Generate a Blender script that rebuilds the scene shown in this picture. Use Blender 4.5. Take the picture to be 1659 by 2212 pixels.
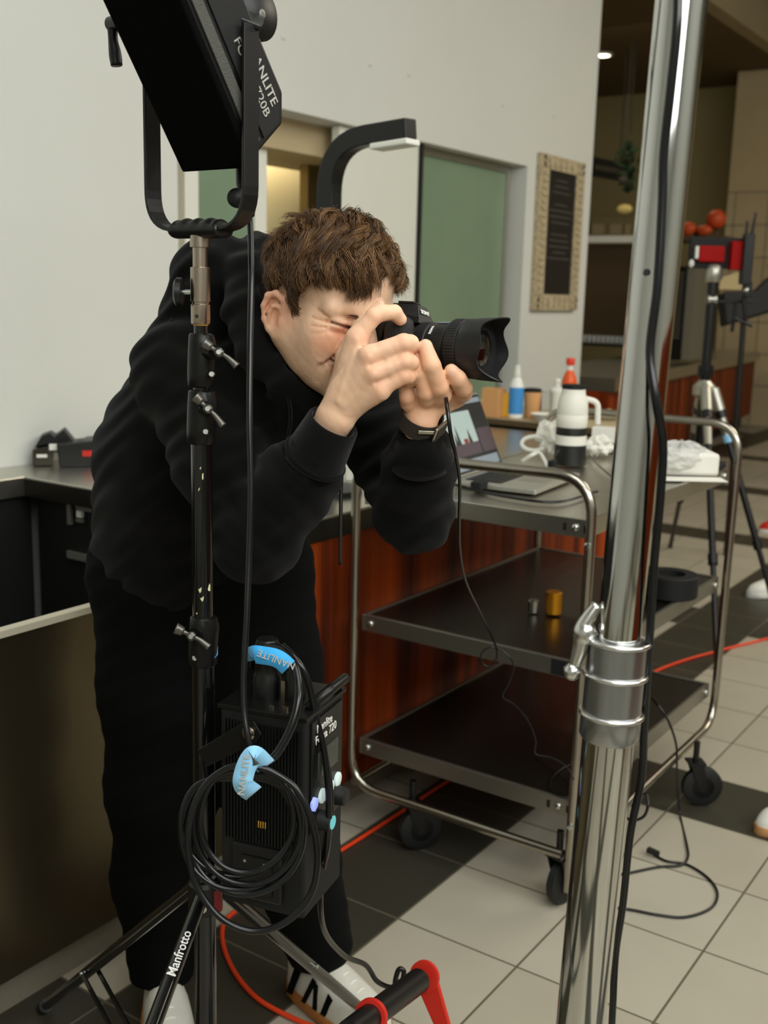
import bpy, bmesh, math, random
import numpy as np
from mathutils import Vector, Matrix

for o in list(bpy.data.objects): bpy.data.objects.remove(o)
scene = bpy.context.scene
COL = scene.collection
random.seed(7)

# ------------------------------------------------------------------ camera
W_, H_ = 1659.0, 2212.0
CX, CY = 829.5, 1106.0
_A = np.array([2480 - CX, 674 - CY]); _B = np.array([-2700 - CX, 540 - CY])
FPX = math.sqrt(-(_A @ _B))
def _dir(v):
    r = np.array([v[0], -v[1], -FPX]); return r / np.linalg.norm(r)
_a, _b = _dir(_A), _dir(_B)
RC = np.stack([_a, _b, np.cross(_a, _b)])          # world = RC @ camera space
EYE = np.array([0, 0, 1.48])
def ray(x, y): return RC @ np.array([x - CX, -(y - CY), -FPX]) / FPX
def P(x, y, z): return Vector(EYE + ray(x, y) * z)         # a world point, z metres deep along the view
def onX(x, y, X): r = ray(x, y); return Vector(EYE + r * (X / r[0]))
def onY(x, y, Y): r = ray(x, y); return Vector(EYE + r * (Y / r[1]))
def onZ(x, y, Z=0.0): r = ray(x, y); return Vector(EYE + r * ((Z - EYE[2]) / r[2]))
def proj(p):
    q = RC.T @ (np.array(p) - EYE); return CX + q[0] / -q[2] * FPX, CY - q[1] / -q[2] * FPX, -q[2]
cr, cu, ct = (Vector(RC[:, i]) for i in range(3))           # right, up, towards the lens
UP = Vector((0, 0, 1))

cam_d = bpy.data.cameras.new('camera'); cam = bpy.data.objects.new('camera', cam_d); COL.objects.link(cam)
cam_d.sensor_fit = 'VERTICAL'; cam_d.sensor_height = 36.0; cam_d.sensor_width = 27.0
cam_d.lens = FPX / H_ * 36.0
cam_d.clip_start = 0.05; cam_d.clip_end = 100
m = Matrix([[RC[i][j] for j in range(3)] for i in range(3)]).to_4x4(); m.translation = Vector(EYE)
cam.matrix_world = m
cam_d.dof.use_dof = True; cam_d.dof.focus_distance = 1.52; cam_d.dof.aperture_fstop = 5.6
scene.camera = cam

# ------------------------------------------------------------------ light
scene.view_settings.view_transform = 'Standard'; scene.view_settings.look = 'None'
scene.view_settings.gamma = 1.0; scene.view_settings.use_curve_mapping = False
scene.view_settings.exposure = 0.0
wd = bpy.data.worlds.new('world'); scene.world = wd; wd.use_nodes = True
wd.node_tree.nodes['Background'].inputs[0].default_value = (0.80, 0.84, 0.80, 1)
wd.node_tree.nodes['Background'].inputs[1].default_value = 0.10
def area(name, loc, target, sx, sy, power, color=(1, 1, 1)):
    l = bpy.data.lights.new(name, 'AREA'); l.shape = 'RECTANGLE'; l.size = sx; l.size_y = sy
    l.energy = power; l.color = color
    o = bpy.data.objects.new(name, l); COL.objects.link(o); o.location = loc
    o.rotation_euler = (Vector(target) - Vector(loc)).to_track_quat('-Z', 'Y').to_euler(); return o
area('ceiling_window', (1.0, -3.0, 4.15), (1.9, 1.6, 0.9), 6.0, 2.6, 300, (0.98, 1.0, 0.98))  # unseen key light, set high so the pole does not mirror it
area('wall_wash', (1.5, -4.2, 4.1), (1.5, -6, 1.5), 6.0, .6, 60, (0.98, 1.0, 0.98))  # added to brighten the unseen wall that the pole mirrors
area('near_ceiling_lamp', (-0.7, -0.9, 2.7), (1.5, 1.2, 1.3), 1.4, 1.4, 30, (1.0, 0.99, 0.96))  # added fill behind the camera, brightens the man's face
area('ceiling_daylight', (1.0, 0.0, 4.1), (1.2, 0.6, 0), 2.6, 2.6, 66, (0.98, 1.0, 0.98))
area('hall_ceiling_panel', (7.0, -1.2, 4.1), (7.0, -0.8, 0), 4.0, 2.0, 150, (1.0, 0.90, 0.74))

# ------------------------------------------------------------------ materials
def rgb(r, g, b):
    f = lambda c: (c / 255 / 12.92) if c / 255 <= .04045 else ((c / 255 + .055) / 1.055) ** 2.4
    return (f(r), f(g), f(b), 1)
def mat(name, col, rough=.5, metal=0, bump=0, bscale=200, var=0, vscale=8, coat=0, spec=.5, emit=0, sss=0, sheen=0, aniso=None, alpha=1, trans=0, ior=1.45):
    m = bpy.data.materials.new(name); m.use_nodes = True; nt = m.node_tree; b = nt.nodes['Principled BSDF']
    b.inputs['Base Color'].default_value = col; b.inputs['Roughness'].default_value = rough
    b.inputs['Metallic'].default_value = metal; b.inputs['Specular IOR Level'].default_value = spec
    b.inputs['Coat Weight'].default_value = coat; b.inputs['Sheen Weight'].default_value = sheen
    b.inputs['IOR'].default_value = ior; b.inputs['Transmission Weight'].default_value = trans; b.inputs['Alpha'].default_value = alpha
    if emit: b.inputs['Emission Color'].default_value = col; b.inputs['Emission Strength'].default_value = emit
    if sss:
        b.inputs['Subsurface Weight'].default_value = sss; b.inputs['Subsurface Radius'].default_value = (.012, .005, .003); b.inputs['Subsurface Scale'].default_value = .5
    tc = nt.nodes.new('ShaderNodeTexCoord')
    src = tc.outputs['Object']
    if aniso:
        mp = nt.nodes.new('ShaderNodeMapping'); mp.inputs['Scale'].default_value = aniso; nt.links.new(src, mp.inputs[0]); src = mp.outputs[0]
    if var:
        n = nt.nodes.new('ShaderNodeTexNoise'); n.inputs['Scale'].default_value = vscale; n.inputs['Detail'].default_value = 4
        nt.links.new(src, n.inputs['Vector'])
        mx = nt.nodes.new('ShaderNodeMixRGB'); mx.blend_type = 'MULTIPLY'; mx.inputs[0].default_value = 1
        cr_ = nt.nodes.new('ShaderNodeValToRGB'); cr_.color_ramp.elements[0].position = .3; cr_.color_ramp.elements[1].position = .7
        cr_.color_ramp.elements[0].color = (1 - var,) * 3 + (1,); cr_.color_ramp.elements[1].color = (1, 1, 1, 1)
        nt.links.new(n.outputs[0], cr_.inputs[0]); mx.inputs[1].default_value = col; nt.links.new(cr_.outputs[0], mx.inputs[2])
        nt.links.new(mx.outputs[0], b.inputs['Base Color'])
    if bump:
        n = nt.nodes.new('ShaderNodeTexNoise'); n.inputs['Scale'].default_value = bscale; n.inputs['Detail'].default_value = 3
        nt.links.new(src, n.inputs['Vector'])
        bp = nt.nodes.new('ShaderNodeBump'); bp.inputs['Strength'].default_value = bump; bp.inputs['Distance'].default_value = .002
        nt.links.new(n.outputs[0], bp.inputs['Height']); nt.links.new(bp.outputs[0], b.inputs['Normal'])
    return m

M = {}
M['wall'] = mat('wall_paint', rgb(208, 209, 202), .85, bump=.15, bscale=90, var=.05, vscale=1.2)
M['wall2'] = mat('wall_beige', rgb(186, 168, 132), .8, var=.1, vscale=2)
M['white'] = mat('white_plastic', rgb(222, 222, 212), .5)
M['doorpanel'] = mat('door_panel_white', rgb(216, 218, 206), .45)
M['greenglass'] = mat('green_frosted_glass', rgb(122, 144, 118), .35, var=.12, vscale=2.5, coat=.3)
M['yellow'] = mat('yellow_wall', rgb(232, 218, 172), .8)
M['alu'] = mat('aluminium', rgb(175, 173, 162), .35, .8)
M['brass'] = mat('bronze_frame', rgb(120, 104, 70), .4, .6)
M['steel'] = mat('brushed_steel', rgb(200, 197, 186), .3, 1, bump=.05, bscale=60, aniso=(1, 40, 1))
M['steel_dk'] = mat('dark_steel', rgb(66, 64, 57), .28, .9, bump=.05, bscale=60)  # also carries painted shade on the worktop edges and lower shelves
M['steelpanel'] = mat('brushed_front_steel', rgb(112, 102, 80), .3, .9, bump=.06, bscale=40, aniso=(30, 1, 1))
M['tubesteel'] = mat('trolley_tube_steel', rgb(178, 172, 160), .25, 1, var=.15, vscale=12)
M['chrome'] = mat('chrome', rgb(204, 205, 201), .07, 1)
M['collar'] = mat('brushed_collar', rgb(168, 170, 172), .3, 1)
M['chromebright'] = mat('bright_ring', rgb(215, 215, 212), .22, 1)
M['nickel'] = mat('satin_nickel', rgb(180, 166, 150), .25, 1, aniso=(1, 1, .1), var=.1, vscale=40)
M['black'] = mat('black_plastic', rgb(13, 14, 14), .38)
M['blackgloss'] = mat('black_gloss_paint', rgb(10, 11, 11), .14, coat=.4)
M['blackmatte'] = mat('black_matte', rgb(9, 10, 10), .7)
M['grille'] = mat('black_grille', rgb(5, 5, 5), .95, spec=.08, bump=.6, bscale=220)
M['casting'] = mat('black_casting', rgb(26, 26, 25), .34, .5, bump=.08, bscale=300)
M['lever'] = mat('grey_lever', rgb(104, 102, 96), .3, .8)
M['rubber'] = mat('rubber_cable', rgb(14, 16, 17), .22)
M['rubbermat'] = mat('rubber_matte', rgb(24, 25, 24), .55)
M['webbing'] = mat('grey_webbing', rgb(74, 74, 68), .8, bump=.8, bscale=500)
M['printed'] = mat('pale_print', rgb(170, 168, 158), .6)
M['whiteprint'] = mat('white_print', rgb(228, 228, 222), .5)
M['bluestrap'] = mat('blue_strap', rgb(40, 160, 222), .6, bump=.1, bscale=600, sheen=.3)
M['bluestrap2'] = mat('light_blue_strap', rgb(140, 200, 235), .6, bump=.1, bscale=600, sheen=.3)
M['gold'] = mat('gold_print', rgb(190, 140, 50), .5)
M['red'] = mat('red_plastic', rgb(196, 36, 20), .5)
M['batred'] = mat('battery_red', rgb(150, 12, 8), .6, spec=.15)
M['redcord'] = mat('orange_red_cord', rgb(226, 66, 28), .4)
M['darkred'] = mat('dark_red_plastic', rgb(120, 10, 18), .3)
M['screw'] = mat('screw_steel', rgb(200, 205, 200), .25, 1)
M['chip'] = mat('worn_yellow_paint', rgb(196, 194, 150), .7)
M['hoodie'] = mat('black_sweatshirt', rgb(9, 9, 9), .95, bump=.35, bscale=900, sheen=.05, spec=.15)
M['rib'] = mat('black_ribbing', rgb(7, 7, 7), .95, bump=.5, bscale=500, sheen=.1, spec=.15)
M['pants'] = mat('black_trousers', rgb(4, 5, 5), .9, bump=.25, bscale=500, spec=.15)
M['shoewhite'] = mat('white_leather', rgb(210, 208, 196), .6, bump=.2, bscale=60, var=.12, vscale=30)
M['gum'] = mat('gum_rubber_sole', rgb(168, 112, 56), .6)
M['watchband'] = mat('woven_watch_strap', rgb(58, 52, 44), .8, bump=.6, bscale=900)
M['watchmetal'] = mat('watch_steel', rgb(190, 184, 172), .25, 1)
M['camblack'] = mat('camera_black', rgb(22, 23, 22), .45, bump=.15, bscale=1200)
M['leather'] = mat('grip_leatherette', rgb(20, 20, 19), .5, bump=.9, bscale=700)
M['lensring'] = mat('lens_barrel', rgb(26, 27, 27), .42)
M['copper'] = mat('copper_mount_ring', rgb(224, 128, 92), .25, .9)
M['glassdark'] = mat('front_element', rgb(6, 7, 8), .03, coat=1, spec=1)
M['lenswhite'] = mat('white_lens_barrel', rgb(224, 222, 210), .5)
M['screen'] = mat('laptop_screen_glass', rgb(30, 34, 36), .15)
M['silver'] = mat('laptop_aluminium', rgb(182, 180, 170), .35, .7)
M['kraft'] = mat('kraft_paper', rgb(206, 152, 98), .8)
M['paper'] = mat('white_paper', rgb(228, 226, 216), .8)
M['film'] = mat('crumpled_clear_film', rgb(225, 226, 222), .2, alpha=.55, bump=.8, bscale=40)
M['yellowp'] = mat('yellow_box', rgb(224, 176, 50), .6)
M['bluelabel'] = mat('blue_label', rgb(62, 140, 206), .5)
M['orange'] = mat('orange_drink', rgb(232, 92, 30), .3)
M['clear'] = mat('clear_plastic', rgb(230, 232, 228), .1, trans=.9, ior=1.1)
M['redcap'] = mat('red_cap', rgb(226, 62, 36), .4)
M['nut'] = mat('plastic_whitish', rgb(232, 232, 226), .5)
M['brownboard'] = mat('brown_board', rgb(84, 66, 42), .7)
M['darkbrown'] = mat('dark_ceiling', rgb(112, 92, 62), .9)
M['olive'] = mat('olive_wall', rgb(150, 138, 96), .9)
M['green'] = mat('green_leaves', rgb(34, 58, 30), .7)
M['terracotta'] = mat('orange_ornament', rgb(190, 70, 24), .5)
M['frame'] = mat('limed_frame', rgb(196, 180, 146), .8, var=.45, vscale=55, bump=.4, bscale=40)
M['board'] = mat('chalkboard', rgb(22, 20, 17), .5)
M['chalk'] = mat('chalk_grey', rgb(70, 66, 58), .9)
M['lampon'] = mat('lamp_on', (1, .9, .68, 1), .5, emit=9)
M['ledw'] = mat('led_button', rgb(205, 224, 220), .4, emit=.25)
M['ledb'] = mat('led_blue', rgb(150, 165, 250), .4, emit=.5)
M['cyan'] = mat('knob_cyan', rgb(110, 200, 210), .4, emit=.1)
M['lcd'] = mat('lcd_grey', rgb(66, 70, 62), .15)
M['skirt'] = mat('plinth_grey', rgb(120, 114, 98), .7)
M['void'] = mat('black_laminate', rgb(9, 9, 8), .6)
M['food'] = mat('yellow_food', rgb(226, 202, 130), .7)

def wood_material():
    m = mat('reddish_wood_veneer', rgb(160, 62, 10), .5, spec=.25); nt = m.node_tree; b = nt.nodes['Principled BSDF']
    tc = nt.nodes.new('ShaderNodeTexCoord'); mp = nt.nodes.new('ShaderNodeMapping'); mp.inputs['Scale'].default_value = (7.5, 7.5, .25)
    n = nt.nodes.new('ShaderNodeTexNoise'); n.inputs['Scale'].default_value = 1.6; n.inputs['Detail'].default_value = 5
    cr_ = nt.nodes.new('ShaderNodeValToRGB'); e = cr_.color_ramp.elements
    e[0].position = .36; e[0].color = rgb(60, 17, 3); e[1].position = .66; e[1].color = rgb(158, 62, 8)
    nt.links.new(tc.outputs['Object'], mp.inputs[0]); nt.links.new(mp.outputs[0], n.inputs['Vector'])
    nt.links.new(n.outputs[0], cr_.inputs[0]); nt.links.new(cr_.outputs[0], b.inputs['Base Color']); return m
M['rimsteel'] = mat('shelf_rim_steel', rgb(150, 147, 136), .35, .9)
M['cap'] = mat('cap_laminate', rgb(196, 190, 168), .6)
M['wood'] = wood_material()

def floor_material():
    """square tiles, pale with a dark row and column every six tiles"""
    m = mat('floor_tiles', (1, 1, 1, 1), .42, spec=.4); nt = m.node_tree; b = nt.nodes['Principled BSDF']
    g = nt.nodes.new('ShaderNodeNewGeometry'); s = nt.nodes.new('ShaderNodeSeparateXYZ'); nt.links.new(g.outputs['Position'], s.inputs[0])
    def mth(op, a, b_=None, c=None):
        n = nt.nodes.new('ShaderNodeMath'); n.operation = op
        for i, v in enumerate((a, b_, c)):
            if v is None: continue
            if isinstance(v, (int, float)): n.inputs[i].default_value = v
            else: nt.links.new(v, n.inputs[i])
        return n.outputs[0]
    gr, dk, cells = [], [], []
    for out, off, T in ((s.outputs[0], 1.0685, .3145), (s.outputs[1], 1.2975, .3215)):
        u = mth('DIVIDE', mth('SUBTRACT', out, off), T)
        fr = mth('FRACT', mth('ADD', u, 600.0))
        gr.append(mth('LESS_THAN', mth('MINIMUM', fr, mth('SUBTRACT', 1.0, fr)), .0085))
        dk.append(mth('LESS_THAN', mth('FRACT', mth('DIVIDE', mth('ADD', mth('FLOOR', u), 600.0), 6.0)), .1))
        cells.append(mth('FLOOR', u))
    dark = mth('MAXIMUM', dk[0], dk[1]); grout = mth('MAXIMUM', gr[0], gr[1])
    cmb = nt.nodes.new('ShaderNodeCombineXYZ'); nt.links.new(cells[0], cmb.inputs[0]); nt.links.new(cells[1], cmb.inputs[1])
    wn = nt.nodes.new('ShaderNodeTexWhiteNoise'); nt.links.new(cmb.outputs[0], wn.inputs[0])
    ns = nt.nodes.new('ShaderNodeTexNoise'); ns.inputs['Scale'].default_value = 3; ns.inputs['Detail'].default_value = 5; nt.links.new(g.outputs['Position'], ns.inputs['Vector'])
    def mix(f, a, c, bt='MIX'):
        n = nt.nodes.new('ShaderNodeMixRGB'); n.blend_type = bt
        for i, v in enumerate((f, a, c)):
            if isinstance(v, (int, float)): n.inputs[i].default_value = v
            elif isinstance(v, tuple): n.inputs[i].default_value = v
            else: nt.links.new(v, n.inputs[i])
        return n.outputs[0]
    pale = mix(wn.outputs[0], rgb(179, 173, 156), rgb(171, 164, 146))
    base = mix(dark, pale, rgb(58, 56, 46))
    base = mix(mth('MULTIPLY', ns.outputs[0], .3), base, rgb(150, 140, 118), 'MULTIPLY')
    gcol = mix(dark, rgb(92, 84, 66), rgb(92, 88, 74))
    nt.links.new(mix(grout, base, gcol), b.inputs['Base Color'])
    nt.links.new(mth('ADD', .38, mth('MULTIPLY', ns.outputs[0], .12)), b.inputs['Roughness']); return m
M['floor'] = floor_material()

# ------------------------------------------------------------------ helpers
def tag(o, label=None, cat=None, group=None, kind=None):
    if label: o['label'] = label
    if cat: o['category'] = cat
    if group: o['group'] = group
    if kind: o['kind'] = kind
    return o
def obj(name, bm, mt, parent=None, smooth=False, bevel=0, seg=2, subsurf=0):
    me = bpy.data.meshes.new(name)
    if isinstance(bm, bmesh.types.BMesh):
        bmesh.ops.recalc_face_normals(bm, faces=bm.faces) ; bm.to_mesh(me); bm.free()
    else: me = bm
    for mm in (mt if isinstance(mt, (list, tuple)) else [mt]): me.materials.append(M[mm] if isinstance(mm, str) else mm)
    if smooth:
        me.polygons.foreach_set('use_smooth', [True] * len(me.polygons))
        if smooth != 'all':
            try: me.set_sharp_from_angle(angle=math.radians(smooth if smooth is not True else 40))
            except Exception: pass
    o = bpy.data.objects.new(name, me); COL.objects.link(o)
    if bevel:
        md = o.modifiers.new('bevel', 'BEVEL'); md.width = bevel; md.segments = seg; md.limit_method = 'ANGLE'
    if subsurf:
        md = o.modifiers.new('sub', 'SUBSURF'); md.levels = subsurf; md.render_levels = subsurf
    if parent is not None:
        o.parent = parent; o.matrix_parent_inverse = parent.matrix_basis.inverted()
    return o
def empty(name, loc, label=None, cat=None, group=None):
    e = bpy.data.objects.new(name, None); COL.objects.link(e); e.location = loc; e.empty_display_size = .05
    return tag(e, label, cat, group)
def struct(name, bm, mt, parent=None, **k):
    o = obj(name, bm, mt, parent, **k)
    if parent is None: o['kind'] = 'structure'
    return o
V = Vector
def frame(x, y):
    """orthonormal axes from x (kept) and y (approx.)"""
    x = V(x).normalized(); y = V(y); y = (y - x * y.dot(x)).normalized(); return x, y, x.cross(y)
def BM(): return bmesh.new()
def addverts(bm, pts): return [bm.verts.new(p) for p in pts]
def box(bm, c, size, ax=None):
    ax = ax or (V((1, 0, 0)), V((0, 1, 0)), V((0, 0, 1))); c = V(c)
    vs = [bm.verts.new(c + ax[0] * (size[0] / 2 * i) + ax[1] * (size[1] / 2 * j) + ax[2] * (size[2] / 2 * k)) for i in (-1, 1) for j in (-1, 1) for k in (-1, 1)]
    for f in ((0, 1, 3, 2), (4, 6, 7, 5), (0, 4, 5, 1), (2, 3, 7, 6), (0, 2, 6, 4), (1, 5, 7, 3)): bm.faces.new([vs[i] for i in f])
    return bm
def bx(bm, lo, hi):
    return box(bm, [(a + b) / 2 for a, b in zip(lo, hi)], [abs(b - a) for a, b in zip(lo, hi)])
def prism(bm, pts, d):
    """polygon pts extruded by vector d"""
    a = addverts(bm, pts); b = addverts(bm, [V(p) + V(d) for p in pts]); n = len(a)
    bm.faces.new(a); bm.faces.new(b[::-1])
    for i in range(n): bm.faces.new((a[i], b[i], b[(i + 1) % n], a[(i + 1) % n]))
    return bm
def ringface(bm, rings, close=True, cap=True):
    for r0, r1 in zip(rings, rings[1:]):
        n = len(r0)
        for i in range(n): bm.faces.new((r0[i], r0[(i + 1) % n], r1[(i + 1) % n], r1[i]))
    if cap:
        bm.faces.new(rings[0][::-1]); bm.faces.new(rings[-1])
def lathe(bm, base, axis, prof, n=32, side=None, cap=True):
    """prof: list of (distance along axis, radius)"""
    ax = V(axis).normalized(); s = V(side) if side else (V((1, 0, 0)) if abs(ax.x) < .8 else V((0, 1, 0)))
    ax, s, t = frame(ax, s); rings = []
    for h, r in prof:
        rings.append(addverts(bm, [V(base) + ax * h + (s * math.cos(a) + t * math.sin(a)) * max(r, 1e-5) for a in (2 * math.pi * i / n for i in range(n))]))
    ringface(bm, rings, cap=cap); return bm
def cyl(bm, a, b, r, r2=None, n=20):
    a, b = V(a), V(b); return lathe(bm, a, b - a, [(0, r), ((b - a).length, r if r2 is None else r2)], n)
def catmull(pts, k=8, closed=False):
    pts = [V(p) for p in pts]; n = len(pts); out = []
    if n < 3: return pts
    rng = range(n if closed else n - 1)
    for i in rng:
        p0 = pts[(i - 1) % n] if (closed or i > 0) else pts[0] * 2 - pts[1]
        p1 = pts[i]; p2 = pts[(i + 1) % n]; p3 = pts[(i + 2) % n] if (closed or i + 2 < n) else pts[-1] * 2 - pts[-2]
        for j in range(k):
            t = j / k
            out.append(.5 * ((2 * p1) + (p2 - p0) * t + (2 * p0 - 5 * p1 + 4 * p2 - p3) * t * t + (3 * p1 - p0 - 3 * p2 + p3) * t ** 3))
    if not closed: out.append(pts[-1])
    return out
def tube(bm, pts, r, n=10, k=8, closed=False, smooth=True, prof=None):
    path = catmull(pts, k, closed) if smooth else [V(p) for p in pts]
    N = len(path); rings = []; up = None
    for i, p in enumerate(path):
        a = path[(i - 1) % N] if (closed or i > 0) else p; b = path[(i + 1) % N] if (closed or i < N - 1) else p
        t = (b - a).normalized()
        if up is None:
            up = V((0, 0, 1)) if abs(t.z) < .9 else V((1, 0, 0))
        up = (up - t * up.dot(t)).normalized(); s = t.cross(up)
        rr = r if not callable(r) else r(i / max(1, N - 1))
        if prof: ring = [p + s * (x * 1) + up * (y * 1) for x, y in prof]
        else: ring = [p + (up * math.cos(2 * math.pi * q / n) + s * math.sin(2 * math.pi * q / n)) * rr for q in range(n)]
        rings.append(addverts(bm, ring))
    ringface(bm, rings, cap=not closed)
    if closed:
        # best alignment of last ring to the first
        m_ = len(rings[0]); best = min(range(m_), key=lambda s_: (rings[-1][0].co - rings[0][s_].co).length)
        for i in range(m_): bm.faces.new((rings[-1][i], rings[-1][(i + 1) % m_], rings[0][(i + 1 + best) % m_], rings[0][(i + best) % m_]))
    return bm
def fillet(pts, r, k=6):
    """round the inner corners of a polyline"""
    pts = [V(p) for p in pts]; out = [pts[0]]
    for a, b, c in zip(pts, pts[1:], pts[2:]):
        u = (a - b); w = (c - b); d = min(r, u.length * .49, w.length * .49); p, q = b + u.normalized() * d, b + w.normalized() * d
        for i in range(k + 1):
            t = i / k; out.append(p * (1 - t) ** 2 + b * 2 * t * (1 - t) + q * t * t)
    out.append(pts[-1]); return out
def sphere(bm, c, r, ax=None, u=16, v=10):
    ax = ax or (V((1, 0, 0)), V((0, 1, 0)), V((0, 0, 1))); r = r if hasattr(r, '__len__') else (r, r, r)
    rings = []
    for j in range(1, v):
        th = math.pi * j / v
        rings.append(addverts(bm, [V(c) + ax[0] * (r[0] * math.sin(th) * math.cos(2 * math.pi * i / u)) + ax[1] * (r[1] * math.sin(th) * math.sin(2 * math.pi * i / u)) + ax[2] * (r[2] * math.cos(th)) for i in range(u)]))
    ringface(bm, rings, cap=False)
    a = bm.verts.new(V(c) + ax[2] * r[2]); b = bm.verts.new(V(c) - ax[2] * r[2])
    for i in range(u): bm.faces.new((a, rings[0][(i + 1) % u], rings[0][i])); bm.faces.new((b, rings[-1][i], rings[-1][(i + 1) % u]))
    return bm
_fonts = {}
def text(name, s, origin, xd, yd, size, mt, parent, thick=.0004, align='CENTER', bold=0, shear=0, bend=None):
    cu_ = bpy.data.curves.new('txt', 'FONT'); cu_.body = s; cu_.size = 1; cu_.extrude = thick / size; cu_.align_x = align; cu_.align_y = 'CENTER'
    cu_.offset = bold; cu_.shear = shear; cu_.resolution_u = 3
    to = bpy.data.objects.new('txt', cu_); COL.objects.link(to); bpy.context.view_layer.update()
    me = bpy.data.meshes.new_from_object(to.evaluated_get(bpy.context.evaluated_depsgraph_get())); bpy.data.objects.remove(to)
    x, y, z = frame(xd, yd)
    for v in me.vertices:
        c = v.co.copy()
        v.co = bend(c.x * size, c.y * size, c.z * size) if bend else V(origin) + x * c.x * size + y * c.y * size + z * c.z * size
    me.name = name; return obj(name, me, mt, parent)
# ================================================================== the room
WY = 2.95; CEIL = 4.3
XC = onY(1277, 400, WY).x                       # free end of the wall
XL = onY(384, 420, WY).x; XR = onY(1140, 350, WY).x; ZT = onY(905, 304, WY).z
struct('floor', bx(BM(), (-3.5, -6, -.1), (19, 8, 0)), 'floor')
bm = BM(); bx(bm, (-3.5, WY, 0), (XL, WY + .14, CEIL)); bx(bm, (XL, WY, ZT), (XR, WY + .14, CEIL)); bx(bm, (XR, WY, 0), (XC, WY + .14, CEIL)); bx(bm, (XL, WY, 0), (XR, WY + .14, .9))
wl = struct('wall_left', bm, 'wall')
# rivet heads in two rows on the wall
bm = BM()
for (x, y) in ((612, 80), (800, 138), (884, 160), (1086, 226), (1196, 250)):
    sphere(bm, onY(x, y, WY - .002), (.012, .005, .012), u=12, v=8)
struct('wall_bolts', bm, 'wall', wl, smooth='all')
struct('wall_back', bx(BM(), (-3.6, -6, 0), (-3.5, 8, CEIL)), 'wall')
struct('wall_right', bx(BM(), (-3.5, -6.1, 0), (19, -6, CEIL)), 'wall')
struct('ceiling', bx(BM(), (-3.5, -6, CEIL), (XC + .4, WY + .6, CEIL + .1)), 'wall')
# recess behind the opening: deep lining, sliding leaves
YB = WY + .75
bm = BM(); bx(bm, (XL - .4, YB, .6), (XR + .3, YB + .1, ZT + .5)); bx(bm, (XR + .02, WY + .141, .6), (XR + .12, YB, ZT + .5)); bx(bm, (XL - .3, WY + .141, .6), (XL - .2, YB, ZT + .5))
struct('wall_recess', bm, 'yellow')
area('back_room_lamp', (XL + .95, WY + .45, ZT + .42), (XL + .8, WY + .75, 1.4), .9, .4, 34, (1.0, .95, .8))  # added fill to brighten the recess, no visible lamp
def leaf(name, x0, x1, Y, z0, z1, mt_panel, mt_frame, fw=.035, lab=None):
    a, b = onY(x0, 500, Y).x, onY(x1, 500, Y).x
    e = struct(name, bx(BM(), (a + fw, Y - .008, z0), (b - fw, Y + .008, z1 - fw)), mt_panel)
    bm = BM(); bx(bm, (a, Y - .02, z0), (a + fw, Y + .02, z1)); bx(bm, (b - fw, Y - .02, z0), (b, Y + .02, z1)); bx(bm, (a + fw, Y - .02, z1 - fw), (b - fw, Y + .02, z1))
    struct('window_frame', bm, mt_frame, e); return e
leaf('window_1', 893, 1090, WY + .10, .9, ZT - .004, 'greenglass', 'alu')
leaf('window_2', 392, 568, WY + .20, .9, ZT + .3, 'greenglass', 'white', .075)
a, b = onY(722, 500, WY + .06).x, onY(892, 500, WY + .06).x
d = struct('door_1', bx(BM(), (a, WY + .04, .9), (b, WY + .08, ZT - .004)), 'doorpanel')
struct('door_edge_seal', bx(BM(), (b + .001, WY + .03, .9), (b + .03, WY + .085, ZT - .004)), 'blackmatte', d)  # dark gap beside the door, its shade drawn as a black strip
a, b = onY(657, 500, WY + .4).x, onY(684, 500, WY + .4).x
struct('trim_1', bx(BM(), (a, WY + .38, .9), (b, WY + .43, ZT - .12)), 'brass')
struct('trim_2', bx(BM(), (b, WY + .40, .9), (b + .12, WY + .43, ZT - .12)), 'blackmatte')
struct('trim_3', bx(BM(), (XL + .002, WY + .142, ZT - .13), (XR, WY + .6, ZT + .1)), 'wall2')

# chalkboard menu in a limed frame
m0, m1 = onY(1152, 500, WY), onY(1247, 500, WY); zt, zb = onY(1205, 341, WY).z, onY(1190, 670, WY).z
i0, i1 = onY(1171, 500, WY).x, onY(1231, 500, WY).x; it, ib = onY(1205, 372, WY).z, onY(1190, 636, WY).z
e = empty('menu_board', (m0.x, WY, zb), 'tall chalkboard menu in a carved limed wood frame on the grey wall', 'menu board')
bm = BM(); y0 = WY - .03; y1 = WY - .001
bx(bm, (m0.x, y0, zb), (i0, y1, zt)); bx(bm, (i1, y0, zb), (m1.x, y1, zt)); bx(bm, (i0, y0, zb), (i1, y1, ib)); bx(bm, (i0, y0, it), (i1, y1, zt))
for k in range(22):      # carved notches as raised pegs round the border
    z = zb + (zt - zb) * (k + .5) / 22
    for xx in ((m0.x + i0.x * 0 + (i0 - m0.x) / 2) if False else m0.x + (i0 - m0.x) / 2, i1 + (m1.x - i1) / 2): bx(bm, (xx - .03, y0 - .008, z - .012), (xx + .03, y0 + .001, z + .012))
for k in range(8):
    x = m0.x + (m1.x - m0.x) * (k + .5) / 8
    for z in (zb + (ib - zb) / 2, it + (zt - it) / 2): bx(bm, (x - .012, y0 - .008, z - .03), (x + .012, y0 + .001, z + .03))
obj('frame', bm, 'frame', e)
obj('board', bx(BM(), (i0 + .001, WY - .02, ib + .001), (i1 - .001, WY - .002, it - .001)), 'board', e)
bm = BM(); random.seed(3); z = it - .05
while z > ib + .05:
    w = random.uniform(.3, .85) * (i1 - i0); c = (i0 + i1) / 2
    if random.random() < .8: bx(bm, (c - w / 2, WY - .0215, z - .004), (c + w / 2, WY - .0202, z + .004))
    z -= .034
obj('chalk_lines', bm, 'chalk', e)

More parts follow.
